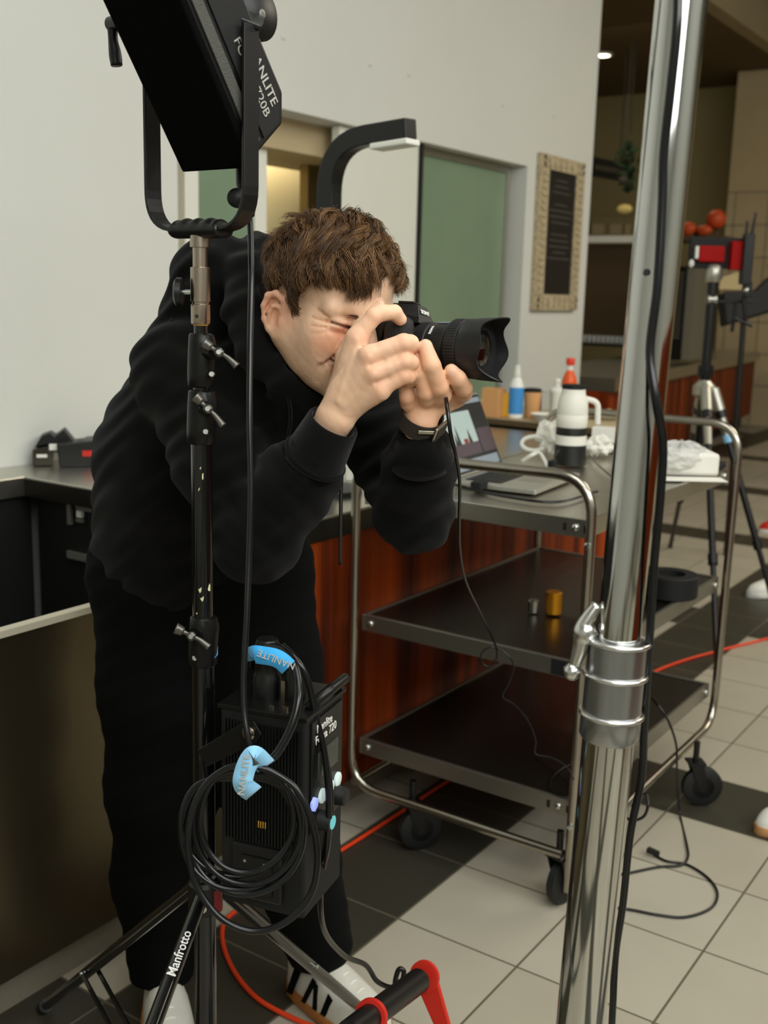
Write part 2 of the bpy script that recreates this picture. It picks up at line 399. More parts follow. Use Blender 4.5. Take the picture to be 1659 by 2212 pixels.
# ------------------------------------------------------------------ far hall
struct('wall_low_panelling', bx(BM(), (1.2, -2.3, 0), (5.5, -2.1, 1.35)), 'wood')  # out-of-view wood counter, added for its reflection in the pole
FX = 14.5
def quadX(name, x0, x1, y0, y1, X, mt, parent=None, dep=.1, kind=True):
    a, b = onX(x0, (y0 + y1) / 2, X), onX(x1, (y0 + y1) / 2, X); t, u = onX((x0 + x1) / 2, y0, X), onX((x0 + x1) / 2, y1, X)
    bm = bx(BM(), (X, min(a.y, b.y), min(t.z, u.z)), (X + dep, max(a.y, b.y), max(t.z, u.z)))
    return struct(name, bm, mt, parent) if kind else obj(name, bm, mt, parent)
struct('wall_far', bx(BM(), (FX, -6, 0), (FX + .1, 10, 7)), 'olive')
struct('wall_hall_left', bx(BM(), (XC + 2.5, 7.2, 0), (FX, 7.3, 7)), 'olive')
cy = onX(1583, 300, 13.6).y; cz = onX(1620, 151, 13.6).z
struct('wall_column', bx(BM(), (13.6, -6, 0), (14.2, cy, cz - .01)), 'wall2')
bmz = cz
pa, pb = onZ(1535, 30, bmz), onZ(1659, 116, bmz); Yb = (pa.y + pb.y) / 2
struct('ceiling_hall', bx(BM(), (XC + .4, Yb, cz), (19, 8, cz + .1)), 'darkbrown')
struct('wall_bulkhead', bx(BM(), (XC + .4, Yb - .15, bmz), (19, Yb, 6.5)), 'wall2')
struct('wall_bulkhead_side', bx(BM(), (XC + .4, Yb, cz + .101), (XC + .5, 8, 6)), 'darkbrown')
struct('ceiling_upper', bx(BM(), (XC + .4, -6, 5.9), (19, Yb - .15, 6)), 'wall')
# tile joints on the column wall
bm = BM()
for k in range(7):
    z = onX(1620, 415, 13.6).z - k * .38; bx(bm, (13.594, cy - 3, z - .006), (13.6, cy, z + .006))
for k in range(8): bx(bm, (13.594, cy - .1 - k * .4, 0), (13.6, cy - .09 - k * .4, onX(1620, 415, 13.6).z))
struct('trim_4', bm, 'skirt')
# downlights
def downlight(x, y, Z, label):
    p = onZ(x, y, Z); e = empty('ceiling_downlight', p, label, 'ceiling light')
    bm = BM(); lathe(bm, p + V((0, 0, .0)), (0, 0, -1), [(0, .115), (.02, .11), (.02, .085), (.001, .08)], 24, cap=False); obj('rim', bm, 'white', e, smooth=True)
    bm = BM(); lathe(bm, p + V((0, 0, -.004)), (0, 0, -1), [(0, .082), (.012, .07)], 24); obj('lamp', bm, 'lampon', e)
downlight(1302, 117, cz - .001, 'glowing round downlight in the dark ceiling beside the wall end')
quadX('serving_counter_wall', 1265, 1372, 528, 745, 11.0, 'brownboard', kind=True)['kind'] = 'structure'
bpy.data.objects['serving_counter_wall'].name = 'wall_brown'
q = quadX('wall_shelf', 1262, 1392, 509, 524, 10.9, 'white', kind=False); tag(q, 'pale wall shelf along the top of the brown panel', 'shelf')
e = quadX('window_3', 1275, 1420, 470, 512, 14.3, 'olive')
for i, (x0, x1) in enumerate(((1279, 1304), (1317, 1343), (1350, 1362))):
    struct('window_pane', None or bx(BM(), (14.25, onX(x1, 490, 14.25).y, onX(x0, 507, 14.25).z), (14.29, onX(x0, 490, 14.25).y, onX(x0, 484, 14.25).z)), 'wall2', e)
bm = BM(); c = onX(1348, 445, 12)
# dark sign with a few pale shapes
q0, q1 = onX(1283, 365, 12), onX(1345, 380, 12)
e = empty('hall_sign', (12, q1.y, q1.z), 'dark hanging sign board in the far hall beside the hanging plant', 'sign')
bm = BM(); h = .25; t0, t1 = onX(1272, 336, 12), onX(1345, 352, 12); u0, u1 = onX(1272, 380, 12), onX(1345, 392, 12)
prism(bm, [t0, t1, u1, u0], (.05, 0, 0)); obj('board', bm, 'board', e)
bm = BM(); random.seed(5)
for k in range(6):
    p = onX(1290 + k * 9, 362 + k * 1.6, 11.99); sphere(bm, p, (.008, .028, .035), u=8, v=6)
obj('pale_shapes', bm, 'chalk', e)
for q_ in (t0 * .9 + t1 * .1, t0 * .1 + t1 * .9):
    bm = BM(); cyl(bm, (12.02, q_.y, q_.z - .02), (12.02, q_.y, cz), .008, n=8); obj('hanger', bm, 'rubbermat', e)
# hanging plant
c = onX(1358, 350, 11.6); e = empty('hanging_plant', c - V((0, 0, .3)), 'dark green trailing plant hanging in the far hall by the sign', 'plant')
bm = BM(); random.seed(9)
for k in range(170):
    x, y = random.gauss(1357, 9), random.uniform(308, 412)
    wdt = 1.0 if 318 < y < 395 else .45
    p = onX(1357 + (x - 1357) * wdt, y, 11.6 + random.uniform(-.1, .1)); a = V((random.uniform(-1, 1), random.uniform(-1, 1), random.uniform(-1, .4))).normalized()
    x_, y_, z_ = frame(a, (.3, .5, 1)); s = random.uniform(.04, .075)
    f = addverts(bm, [p - x_ * s, p + y_ * s * .4 + z_ * s * .1, p + x_ * s, p - y_ * s * .4 + z_ * s * .1]); bm.faces.new(f)
obj('leaves', bm, 'green', e)
bm = BM(); tube(bm, [c + V((0, 0, .3)), c + V((0, .01, 1.2)), c + V((0, 0, 2.4))], .008, 6); obj('cord', bm, 'rubbermat', e)
bm = BM(); c_ = onX(1346, 390, 11.4); sphere(bm, c_, .05); cyl(bm, c_ + V((0, 0, .045)), V((c_.x, c_.y, cz)), .004, n=6); b = obj('hanging_bauble', bm, 'lampon' if False else 'chalk', None, smooth='all'); tag(b, 'pale round bauble hanging in front of the dark sign', 'ornament')
bm = BM(); sphere(bm, onX(1349, 452, 11.4), (.03, .09, .05)); b = obj('wall_lamp', bm, 'food', None, smooth='all'); tag(b, 'small pale oval wall light above the shelf', 'lamp')
# glasses on the far counter
random.seed(2)
gl0 = onX(1250, 738, 10.4).z
struct('trim_5', bx(BM(), (10.3, onX(1420, 738, 10.4).y, gl0 - .03), (11.0, onX(1245, 738, 10.4).y, gl0 - .001)), 'steel_dk')  # ledge added to carry the row of glasses
for k in range(11):
    p = onX(1262 + k * 10, 738, 10.4); p.z = gl0; bm = BM(); lathe(bm, p, (0, 0, 1), [(0, .017), (.07, .024), (.07, .021), (.005, .014)], 10)
    tag(obj('drinking_glass', bm, 'wall', None, smooth=True), 'pale glass in the row below the brown panel on the far counter', 'glass', 'glasses on the far counter')
# far counter run (steel top over reddish wood)
f0, f1 = onZ(1330, 818, .9), onZ(1642, 760, .9); g0 = onZ(1441, 797, .9)
dx = (f1 - f0).normalized(); nrm = V((-dx.y, dx.x, 0))
if nrm.y < 0: nrm = -nrm
area('corridor_lamp', (10.5, 4.6, cz - .1), (11.5, 4.6, 0), 1.5, 1.5, 22, (1.0, .86, .6))
e = empty('far_counter', (g0.x, g0.y, 0), 'long far counter with steel top over reddish wood front', 'counter')
bm = BM(); prism(bm, [f0, f1, f1 + nrm * .9, f0 + nrm * .9], (0, 0, -.1)); obj('worktop', bm, 'steel', e)
a, b = f0 + nrm * .05, f1 + nrm * .05; bm = BM(); prism(bm, [V((p.x, p.y, .16)) for p in (a, b, b + nrm * .8, a + nrm * .8)], (0, 0, .638)); obj('front', bm, 'wood', e)
a, b = f0 + nrm * .15, f1 + nrm * .15; bm = BM(); prism(bm, [V((p.x, p.y, .0)) for p in (a, b, b + nrm * .6, a + nrm * .6)], (0, 0, .158)); obj('plinth', bm, 'void', e)
# steel hood / shutter cabinet behind
e = quadX('shutter_cabinet', 1443, 1478, 575, 778, 9.8, 'steel_dk', kind=False, dep=.4); tag(e, 'dark slatted steel cabinet standing on the far counter', 'cabinet')
quadX('side_post', 1478.5, 1496, 575, 778, 9.78, 'skirt', e, kind=False, dep=.4)
bm = BM()
for k in range(18):
    z0 = onX(1460, 590 + k * 8.2, 9.77); bx(bm, (9.775, onX(1476, 600, 9.77).y, z0.z - .004), (9.8, onX(1445, 600, 9.77).y, z0.z + .004))
obj('slats', bm, 'skirt', e)
quadX('top_shelf', 1436, 1562, 509, 520, 9.7, 'brownboard', e, kind=False, dep=.5)
shz = onX(1500, 509, 9.7).z
def onshelf(x, X, h): p = onX(x, 500, X); p.z = shz + h; return p
# orange ornaments on the cabinet
def blob(name, x, y, X, r, mt, lab, cat, group=None):
    bm = BM(); sphere(bm, onshelf(x, X, r if not hasattr(r, '__len__') else r[2]), r); return tag(obj(name, bm, mt, None, smooth='all'), lab, cat, group)
bm = BM(); p = onX(1547, 490, 9.8); p = onshelf(1547, 9.8, 0); hh_ = onX(1547, 474, 9.8).z - shz - .08; lathe(bm, p, (0, 0, 1), [(0, .05), (.012, .03), (hh_ * .7, .012), (hh_, .03)], 14); st_ = tag(obj('round_ornament', bm, 'brownboard', None, smooth=True), 'round dark orange ornament on a foot above the red battery', 'ornament'); bm = BM(); sphere(bm, onX(1547, 474, 9.8), .085); obj('ball', bm, 'terracotta', st_, smooth='all')
blob('pumpkin_ornament', 1486, 497, 9.7, (.06, .075, .06), 'terracotta', 'flat orange ornament by the chrome pole on the cabinet top', 'ornament')
blob('squash_ornament', 1521, 498, 9.7, (.05, .07, .045), 'terracotta', 'flat orange ornament left of the round one', 'ornament')
blob('black_ball_ornament', 1505, 487, 9.9, .034, 'blackmatte', 'small black ball between the orange ornaments', 'ornament')

# ================================================================== main counter
cy0, cx0 = 1.70, 2.105
e = empty('steel_counter', (cx0, cy0, 0), 'steel topped counter with reddish wood front behind the photographer', 'counter')
bm = BM(); prism(bm, [(cx0, cy0, .9), (4.3, cy0, .9), (4.3, WY - .002, .9), (-1, WY - .002, .9), (-1, 2.765, .9), (cx0, 2.765, .9)], (0, 0, -.062)); obj('worktop', bm, 'steel', e, bevel=.003)
bm = BM(); bx(bm, (cx0 - .003, cy0, .84), (cx0 - .0005, 2.764, .894)); bx(bm, (cx0 - .003, cy0 - .003, .84), (4.3, cy0 - .0005, .894)); obj('worktop_fascia', bm, 'steel_dk', e)  # dark strips paint the edges' reflection of the dark floor
xo = onY(662, 1300, cy0).x
obj('wood_front', bx(BM(), (xo, cy0 + .004, .112), (4.3, cy0 + .03, .836)), 'wood', e)
obj('edge_trim', bx(BM(), (xo - .028, cy0 - .004, .112), (xo - .001, cy0 + .03, .836)), 'steel_dk', e)
obj('plinth', bx(BM(), (-1, cy0 + .06, 0), (4.3, cy0 + .08, .112)), 'skirt', e)
bm = BM(); bx(bm, (cx0 + .04, cy0 + .05, .112), (cx0 + .06, 2.76, .836)); bx(bm, (-1, 2.79, .0), (cx0 + .04, 2.81, .836)); bx(bm, (-1, cy0 + .09, .05), (cx0 + .06, 2.79, .07)); obj('carcass', bm, 'void', e)
obj('front_panel', bx(BM(), (-1, cy0, .112), (xo - .03, cy0 + .02, .822)), 'steelpanel', e)
obj('panel_cap', bx(BM(), (-1, cy0 - .002, .8225), (xo - .03, cy0 + .022, .836)), 'cap', e)
for (x, y, w, h) in ((151, 1108, .012, .07), (183, 1098, .05, .014), (173, 1124, .02, .01), (180, 1204, .10, .022)):
    c = onX(x, y, cx0 + .03); obj('fitting', box(BM(), c, (.01, w * 1.4, h)), 'alu', e)
bm = BM(); c = onX(173, 1110, cx0 + .03); box(bm, c, (.012, .02, .02)); obj('socket', bm, 'white', e)
# raised end counter carrying cups and bottles
a = onZ(1100, 908, .93); b = onZ(1345, 926, .93); ex = a.x
e = empty('raised_counter', (ex, b.y, 0), 'raised grey counter end with a brown edge carrying cups and bottles', 'counter')
obj('worktop', bx(BM(), (ex, b.y, .905), (ex + .6, WY - .003, .93)), 'brownboard', e)
obj('top_sheet', bx(BM(), (ex + .004, b.y + .004, .9305), (ex + .6, WY - .004, .933)), 'wall2', e)
obj('body', bx(BM(), (ex + .03, b.y + .03, 0), (ex + .57, WY - .01, .904)), 'steel_dk', e)

# card terminal and box on the left of the counter
def dark_terminal():
    e = empty('card_terminal', onZ(118, 1008, .9), 'black and grey card terminal lying on the steel counter beside the wall', 'card terminal')
    c = onZ(116, 1007, .9)
    X, Y_, Z = frame(V((.75, -.66, 0)), (0.66, .75, 0))
    o = c + V((0, 0, .03))
    bm = BM(); prism(bm, [o + X * -.09 + Z * .045, o + X * .07 + Z * .085, o + X * .15 + Z * -.028, o + X * .12 + Z * -.028, o + X * .06 + Z * .02, o + X * .0 + Z * .035, o + X * -.01 + Z * -.028, o + X * -.09 + Z * -.028], Y_ * .12)
    obj('cradle', bm, 'steel_dk', e, bevel=.006)
    bm = BM(); o2 = o + Y_ * .02 + Z * .01
    prism(bm, [o2 + X * -.08 + Z * .045, o2 + X * -.05 + Z * .095, o2 + X * -.01 + Z * .11, o2 + X * .01 + Z * .095, o2 + X * .05 + Z * .125, o2 + X * .13 + Z * .02, o2 + X * .08 + Z * .065], Y_ * .1); obj('handset', bm, 'black', e, bevel=.008)
    bm = BM(); box(bm, o + X * .01 + Z * .058 - Y_ * .003, (.055, .004, .028), (X, Y_, Z)); obj('label_sticker', bm, 'white', e)
    bm = BM(); box(bm, o + X * -.05 + Z * .018 - Y_ * .003, (.045, .004, .014), (X, Y_, Z)); obj('paper_slip', bm, 'white', e)
    e2 = empty('receipt_printer', onZ(190, 1012, .9), 'black box with a bright red window on the counter behind the photographer', 'printer')
    c = onZ(174, 1011, .9) + Y_ * .03
    bm = BM(); prism(bm, [c + X * -.10, c + X * .09, c + X * .09 + Z * .08, c + X * .05 + Z * .12, c + X * -.11 + Z * .105], Y_ * .13); obj('body', bm, 'black', e2, bevel=.006)
    bm = BM(); box(bm, c + X * .035 + Z * .062 - Y_ * .003, (.07, .004, .026), (X, Y_, Z)); obj('red_window', bm, 'red', e2)
    bm = BM(); box(bm, c + X * .0 + Z * .113 + Y_ * .05, (.03, .03, .008), (X, Y_, Z)); obj('button', bm, 'casting', e2)
    e3 = empty('paper_tray', onZ(225, 985, .9), 'white tray half hidden behind the photographer on the counter', 'tray')
    c = onZ(235, 985, .9); bm = BM(); box(bm, c + Z * .04, (.16, .1, .08), (X, Y_, Z)); obj('tray', bm, 'white', e3, bevel=.004)
    bm = BM(); box(bm, c + Z * .088 + X * -.02, (.16, .11, .012), (X, Y_, Z)); obj('lid', bm, 'casting', e3)
    for e_ in (e, e2, e3): e_.scale = (.72, .72, .72)
dark_terminal()

# arched black lamp behind the man's head
bm = BM(); zz = 3.05
pts = [P(712, 1100, zz), P(712, 460, zz), P(712, 400, zz)] ; base = P(712, 900, zz)
a = P(711, 430, zz); k = P(713, 310, zz); b = P(888, 278, 2.85)
path = fillet([V((a.x, a.y, .9)), V((a.x, a.y, k.z)), b], .16, 10)
sq = [(-.026, -.026), (.026, -.026), (.026, .026), (-.026, .026)]
e = empty('arch_lamp', (a.x, a.y, .9), 'black arched square-tube lamp standing on the counter behind the mans head', 'lamp')
tube(bm, path, .03, smooth=False, prof=sq); obj('arm', bm, 'black', e, bevel=.004)
dr = (b - path[-2]).normalized(); X, Y_, Z = frame(dr, (0, 0, 1))
bm = BM(); box(bm, b - X * .055 - Y_ * .034, (.125, .016, .06), (X, Y_, Z)); obj('diffuser', bm, 'white', e, bevel=.004)
bm = BM(); lathe(bm, (a.x, a.y, .9), (0, 0, 1), [(0, .11), (.015, .11), (.02, .05)], 28); obj('foot', bm, 'black', e, smooth=True)

# ================================================================== trolley
TX0, TX1, TY0, TY1 = 2.28, 3.35, .98, 1.64
e = empty('serving_trolley', (TX0, TY0, 0), 'three-shelf stainless steel serving trolley on castors with laptop on top', 'trolley')
R_ = .0125
bm = BM(); tube(bm, fillet([(TX0, TY0, .06), (TX0, TY0, 1.082), (TX0, TY1, 1.072), (TX0, TY1, .149), (TX0, TY0 + .02, .149)], .1, 8), R_, 14, smooth=False); obj('front_frame', bm, 'tubesteel', e, smooth=True)
bm = BM(); tube(bm, fillet([(TX0 + .02, TY0, .150), (TX1, TY0, .150), (TX1 + .02, TY0, 1.11), (TX1 + .02, TY1, 1.11), (TX1, TY1, .150), (TX0 + .02, TY1, .150)], .1, 8), R_, 14, smooth=False); obj('rear_frame', bm, 'tubesteel', e, smooth=True)
for z in (.98, .636, .285):
    bm = BM(); ix, iy = .016, .016
    x0, x1, y0, y1 = TX0 + ix, TX1 - ix, TY0 + iy, TY1 - iy
    bx(bm, (x0 + .012, y0 + .012, z - .008), (x1 - .012, y1 - .012, z - .004))
    s = obj('shelf', bm, 'steel' if z > .9 else 'steel_dk', e); bm = BM()  # lower trays darker: their dark reflections are put into the colour
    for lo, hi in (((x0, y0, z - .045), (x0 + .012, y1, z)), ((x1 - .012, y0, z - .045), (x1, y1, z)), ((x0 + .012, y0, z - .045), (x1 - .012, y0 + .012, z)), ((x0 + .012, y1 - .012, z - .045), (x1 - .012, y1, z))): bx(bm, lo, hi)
    obj('shelf_rim', bm, 'steel' if z > .9 else 'rimsteel', s, bevel=.002)  # lower rims lighter than their trays, edge highlights painted in
    for yy in (TY0 + .045, TY1 - .045): bm = BM(); sphere(bm, (TX0 + ix - .002, yy, z - .022), (.006, .009, .009), u=12, v=8); obj('bolt', bm, 'screw', s, smooth='all')
    for xx in (TX0 + .05, TX1 - .05): bm = BM(); sphere(bm, (xx, TY0 + iy - .002, z - .022), (.009, .006, .009), u=12, v=8); obj('bolt', bm, 'screw', s, smooth='all')
    for yy in (TY0 + .072, TY0 + .02): obj('slot', bx(BM(), (TX0 + ix - .0015, yy - .004, z - .032), (TX0 + ix, yy + .004, z - .014)), 'blackmatte', s)
bm = BM(); bx(bm, (TX0 + .0135, TY0 + .02, .594), (TX0 + .0155, TY0 + .085, .632)); obj('black_tape', bm, 'blackmatte', e)
for i, (x, y) in enumerate(((TX0 + .04, TY0 + .03), (TX0 + .05, TY1 - .20), (TX1 - .29, TY0 - .07), (TX1 - .06, TY1 - .05))):
    c = V((x, y, .062)); a = math.radians((-10, -35, -52, 15)[i]); ax = V((-math.sin(a), math.cos(a), 0))
    bm = BM(); lathe(bm, c - ax * .016, ax, [(0, .03), (.002, .052), (.006, .06), (.026, .06), (.03, .052), (.032, .03)], 36); w = obj('castor', bm, 'rubbermat', e, smooth=True)
    bm = BM(); lathe(bm, c - ax * .02, ax, [(0, .012), (.002, .032), (.038, .032), (.04, .012)], 24); obj('hub', bm, 'casting', w, smooth=True)
    bm = BM(); f = V((math.cos(a), math.sin(a), 0))
    for s in (-1, 1): prism(bm, [c + ax * (s * .021) + f * -.012 + V((0, 0, -.012)), c + ax * (s * .021) + f * .012 + V((0, 0, -.012)), c + ax * (s * .021) + f * -.005 + V((0, 0, .075)), c + ax * (s * .021) + f * -.045 + V((0, 0, .075))], ax * .003)
    box(bm, c + f * -.025 + V((0, 0, .076)), (.05, .05, .006), (f, ax, V((0, 0, 1)))); cyl(bm, c + f * -.025 + V((0, 0, .076)), c + f * -.025 + V((0, 0, .14)), .009); obj('fork', bm, 'black', w)
for (x, y, z) in ((TX0 - R_, TY0, .925), (TX0 - R_, TY0, .235)): obj('frame_screw', lathe(BM(), (x - .003, y, z), (1, 0, 0), [(0, .004), (.002, .009), (.008, .009)], 16), 'screw', e, smooth=True)
# ================================================================== things on the trolley
TZ = .981
def upr(x, y, z=TZ): return onZ(x, y, z)
# laptop (hinge along the trolley, lid leaning back)
A0, A1, A2, A3 = upr(1197, 1076), upr(1318, 1040), upr(1120, 1004), upr(985, 1047)
hx = (A2 - A3).normalized(); o = A3 - hx * .02; wd_ = .335
hy = V((hx.y, -hx.x, 0)); dp = .235
e = empty('laptop', o, 'open silver laptop showing a photo, on the trolley top shelf', 'laptop')
bm = BM(); prism(bm, [o + V((0, 0, .001)), o + hx * wd_ + V((0, 0, .001)), o + hx * wd_ + hy * dp + V((0, 0, .001)), o + hy * dp + V((0, 0, .001))], (0, 0, .014)); obj('base', bm, 'silver', e, bevel=.004)
def onlap(u, v, h): return o + hx * u + hy * v + V((0, 0, h))
bm = BM(); prism(bm, [onlap(.03, .02, .0152), onlap(wd_ - .03, .02, .0152), onlap(wd_ - .03, .125, .0152), onlap(.03, .125, .0152)], (0, 0, .0006)); kb = obj('keyboard', bm, 'blackmatte', e)
bm = BM()
for r in range(5):
    for c in range(14): prism(bm, [onlap(.034 + c * .0192 + a * .0165, .023 + r * .0205 + b * .0175, .0158) for a, b in ((0, 0), (1, 0), (1, 1), (0, 1))], (0, 0, .001))
tag(obj('keys', bm, 'black', kb), kind='stuff')
bm = BM(); prism(bm, [onlap(.11, .14, .0152), onlap(.225, .14, .0152), onlap(.225, .215, .0152), onlap(.11, .215, .0152)], (0, 0, .0005)); obj('trackpad', bm, 'alu', e)
sn = V((0, 0, 1)) * math.cos(math.radians(24)) - hy * math.sin(math.radians(24)); sno = hx.cross(sn)
lo = o + V((0, 0, .016)); Hs = .222
if sno.dot(hy) < 0: sno = -sno
bm = BM(); prism(bm, [lo, lo + hx * wd_, lo + hx * wd_ + sn * Hs, lo + sn * Hs], -sno * .006); lid = obj('lid', bm, 'silver', e, bevel=.002)
def scr(u0, u1, v0, v1, mt, name, off=.0004):
    bm = BM(); prism(bm, [lo + hx * a + sn * b + sno * off for a, b in ((u0, v0), (u1, v0), (u1, v1), (u0, v1))], sno * .0003); return obj(name, bm, mt, lid)
M['scr_dark'] = mat('screen_dark', rgb(28, 30, 32), .3, emit=.25); M['scr_sky'] = mat('screen_pale', rgb(150, 165, 160), .3, emit=.35)
M['scr_mid'] = mat('screen_violet', rgb(70, 58, 64), .3, emit=.25); M['scr_red'] = mat('screen_red', rgb(120, 40, 34), .3, emit=.3); M['scr_bar'] = mat('screen_bar', rgb(120, 130, 138), .3, emit=.3)
scr(.004, wd_ - .004, .006, Hs - .004, 'scr_dark', 'screen')
scr(.01, wd_ - .01, Hs - .026, Hs - .012, 'scr_bar', 'menu_strip', .0009)
scr(.02, .23, .07, Hs - .045, 'scr_sky', 'photo_view', .0009); scr(.02, .23, .05, .085, 'scr_mid', 'photo_ground', .0013)
scr(.24, .325, .05, .12, 'scr_mid', 'side_panel', .0009); scr(.02, .32, .012, .04, 'scr_bar', 'thumbnail_strip', .0009)
bm = BM()
for (u, v, w, h) in ((.10, .085, .02, .055), (.085, .085, .016, .035), (.17, .085, .022, .04), (.06, .085, .02, .022)):
    prism(bm, [lo + hx * (u + a * w) + sn * (v + b * h) + sno * .0017 for a, b in ((0, 0), (1, 0), (.5, 1))], sno * .0003)
obj('photo_figures', bm, 'scr_dark', lid)
scr(.14, .165, .085, .098, 'scr_red', 'photo_accent', .0019)

def stack(name, base, prof_list, label, cat, axis=(0, 0, 1), n=32, group=None):
    e = empty(name, base, label, cat, group)
    for pn, mt, prof in prof_list:
        bm = BM(); lathe(bm, base, axis, prof, n); obj(pn, bm, mt, e, smooth=True)
    return e
lb = upr(1230, 1003)
e = stack('telephoto_lens', lb + V((0, 0, .001)), [
    ('hood', 'camblack', [(0, .0475), (.002, .0485), (.058, .0475), (.06, .045)]),
    ('lower_barrel', 'lenswhite', [(.0605, .046), (.062, .0475), (.088, .047), (.0895, .0455)]),
    ('focus_ring', 'camblack', [(.09, .046), (.092, .047), (.111, .046), (.113, .0455)]),
    ('barrel', 'lenswhite', [(.1135, .045), (.116, .047), (.15, .047), (.152, .046), (.155, .047), (.185, .045), (.205, .040), (.215, .036), (.228, .035)]),
    ('rear_cap', 'blackmatte', [(.2285, .034), (.23, .036), (.24, .036), (.241, .034)])],
    'white and black telephoto lens standing on its hood on the trolley', 'camera lens', n=48)
bm = BM(); c = lb + V((0, 0, .20)); r_ = V((cr.x, cr.y, 0)).normalized()
tube(bm, fillet([c + r_ * .036, c + r_ * .075 + V((0, 0, -.008)), c + r_ * .078 + V((0, 0, -.075))], .03, 6), .009, 10, smooth=False); obj('tripod_foot', bm, 'lenswhite', e, smooth=True)

# crumpled white paper / earphones bundle left of the lens
def crumple(bm, c, r, seed, amp=.35, n=18):
    random.seed(seed); sphere(bm, c, r, u=n, v=n // 2)
    rr = r if hasattr(r, '__len__') else (r, r, r)
    for v in list(bm.verts)[-(n * (n // 2 - 1) + 2):]:
        d = v.co - V(c); v.co = V(c) + d * (1 + random.uniform(-amp, amp * .6))
bm = BM(); crumple(bm, upr(1185, 985) + V((0, 0, .062)), (.035, .05, .05), 4); tag(obj('crumpled_napkin', bm, 'paper', None), 'crumpled white napkin left of the white lens on the trolley', 'napkin')
bm = BM(); crumple(bm, upr(1290, 985) + V((0, 0, .034)), (.05, .05, .033), 11, .3); tag(obj('white_bag', bm, 'paper', None), 'crumpled white bag right of the white lens on the trolley', 'bag')
bm = BM(); p = upr(1300, 975); box(bm, p + V((.02, 0, .055)), (.06, .08, .05), frame((1, .2, 0), (0, 1, 0))); e = obj('small_box', bm, 'paper', None, bevel=.003); tag(e, 'small white box behind the white bag by the chrome pole', 'box')
bm = BM(); c = upr(1152, 985) + V((0, 0, .04))
tube(bm, [c + cr * .03 * math.cos(t) * 1.3 + cu * .022 * math.sin(t) - ct * .0 for t in (2 * math.pi * i / 8 for i in range(8))], .007, 8, closed=True); tag(obj('cable_loop', bm, 'white', None, smooth='all'), 'loop of thick white cable beside the crumpled napkin', 'cable')
bm = BM(); tube(bm, [upr(1128, 1000) + V((0, 0, .006)), upr(1150, 1003) + V((0, 0, .03)), upr(1165, 1000) + V((0, 0, .03)), upr(1182, 1010) + V((0, 0, .006))], .006, 8); tag(obj('white_cable', bm, 'white', None, smooth='all'), 'short white cable arch in front of the crumpled napkin', 'cable')
bm = BM(); box(bm, upr(1193, 1010) + V((0, 0, .012)), (.03, .02, .02)); tag(obj('cable_plug', bm, 'blackmatte', None, bevel=.003), 'small black plug at the foot of the white lens', 'plug')
bm = BM(); tube(bm, [upr(1195, 1012) + V((0, 0, .012)), upr(1222, 1005) + V((-.05, 0, .05)), upr(1262, 975) + V((-.03, 0, .02)), upr(1290, 1010) + V((0, 0, .01)), upr(1330, 1040) + V((0, 0, .004))], .0022, 8); tag(obj('thin_cable', bm, 'rubber', None, smooth='all'), 'thin black cable draped across the white lens', 'cable')
# clear food box right of the pole
c0 = upr(1478, 1030); e = empty('takeaway_tray', c0, 'clear plastic wrapped white tray at the right end of the trolley top', 'tray')
X, Y_, Z = frame(V((cr.x, cr.y, 0)), (-cr.y, cr.x, 0)); bm = BM(); box(bm, c0 + Y_ * .06 + Z * .035, (.20, .12, .066), (X, Y_, Z)); obj('tray', bm, 'paper', e, bevel=.01)
bm = BM(); crumple(bm, c0 + Y_ * .06 + Z * .052, (.115, .072, .045), 21, .16, 24)
for v in bm.verts: v.co.z = max(v.co.z, TZ + .004)
obj('plastic_film', bm, 'film', e)
bm = BM(); box(bm, c0 - Y_ * .0 + X * .0 + Z * .002 - Y_ * .05, (.2, .07, .002), (X, Y_, Z)); tag(obj('paper_sheet', bm, 'paper', None), 'white paper sheet in front of the wrapped tray', 'paper')
p = onZ(1445, 945, 1.03); bm = BM(); tube(bm, [p, p + V((.01, 0, .03)), p + V((.02, -.01, .05))], .008, 6); 
bm.free()
c0 = upr(1552, 1012); X2 = hx; bm = BM(); box(bm, c0 + V((-.07, .03, .012)), (.16, .11, .02), (hx, hy, V((0, 0, 1)))); tag(obj('notebook', bm, 'blackmatte', None, bevel=.003), 'closed black notebook at the far corner of the trolley top', 'notebook')
# cables on laptop side
bm = BM(); tube(bm, [upr(940, 1050) + V((0, 0, .012)), upr(985, 1056) + V((0, 0, .01)), upr(1030, 1062) + V((0, 0, .004)), upr(1090, 1076) + V((0, 0, .004)), upr(1200, 1088) + V((0, 0, .004)), upr(1290, 1065) + V((0, 0, .004))], .0035, 8); tag(obj('laptop_cable', bm, 'rubber', None, smooth='all'), 'black cable lying in front of the laptop', 'cable')
bm = BM(); box(bm, upr(1035, 1059) + V((0, 0, .014)), (.05, .03, .022), (hx, hy, V((0, 0, 1)))); tag(obj('cable_adapter', bm, 'blackmatte', None, bevel=.003), 'small black adapter on the cable before the laptop', 'adapter')
p = upr(765, 1048) ; bm = BM(); box(bm, onZ(762, 1035, .9) + V((.02, .0, .07)), (.1, .07, .14), frame((.8, .6, 0), (0, 1, 0))); e = obj('white_carton', bm, 'white', None, bevel=.004); tag(e, 'white carton with a green mark behind the elbow on the counter', 'carton')
bm = BM(); q = onZ(762, 1035, .9); box(bm, q + V((.02, .0, .1)) - V(frame((.8, .6, 0), (0, 1, 0))[1]) * .036, (.04, .002, .01), frame((.8, .6, 0), (0, 1, 0))); obj('green_mark', bm, 'greenglass', e)
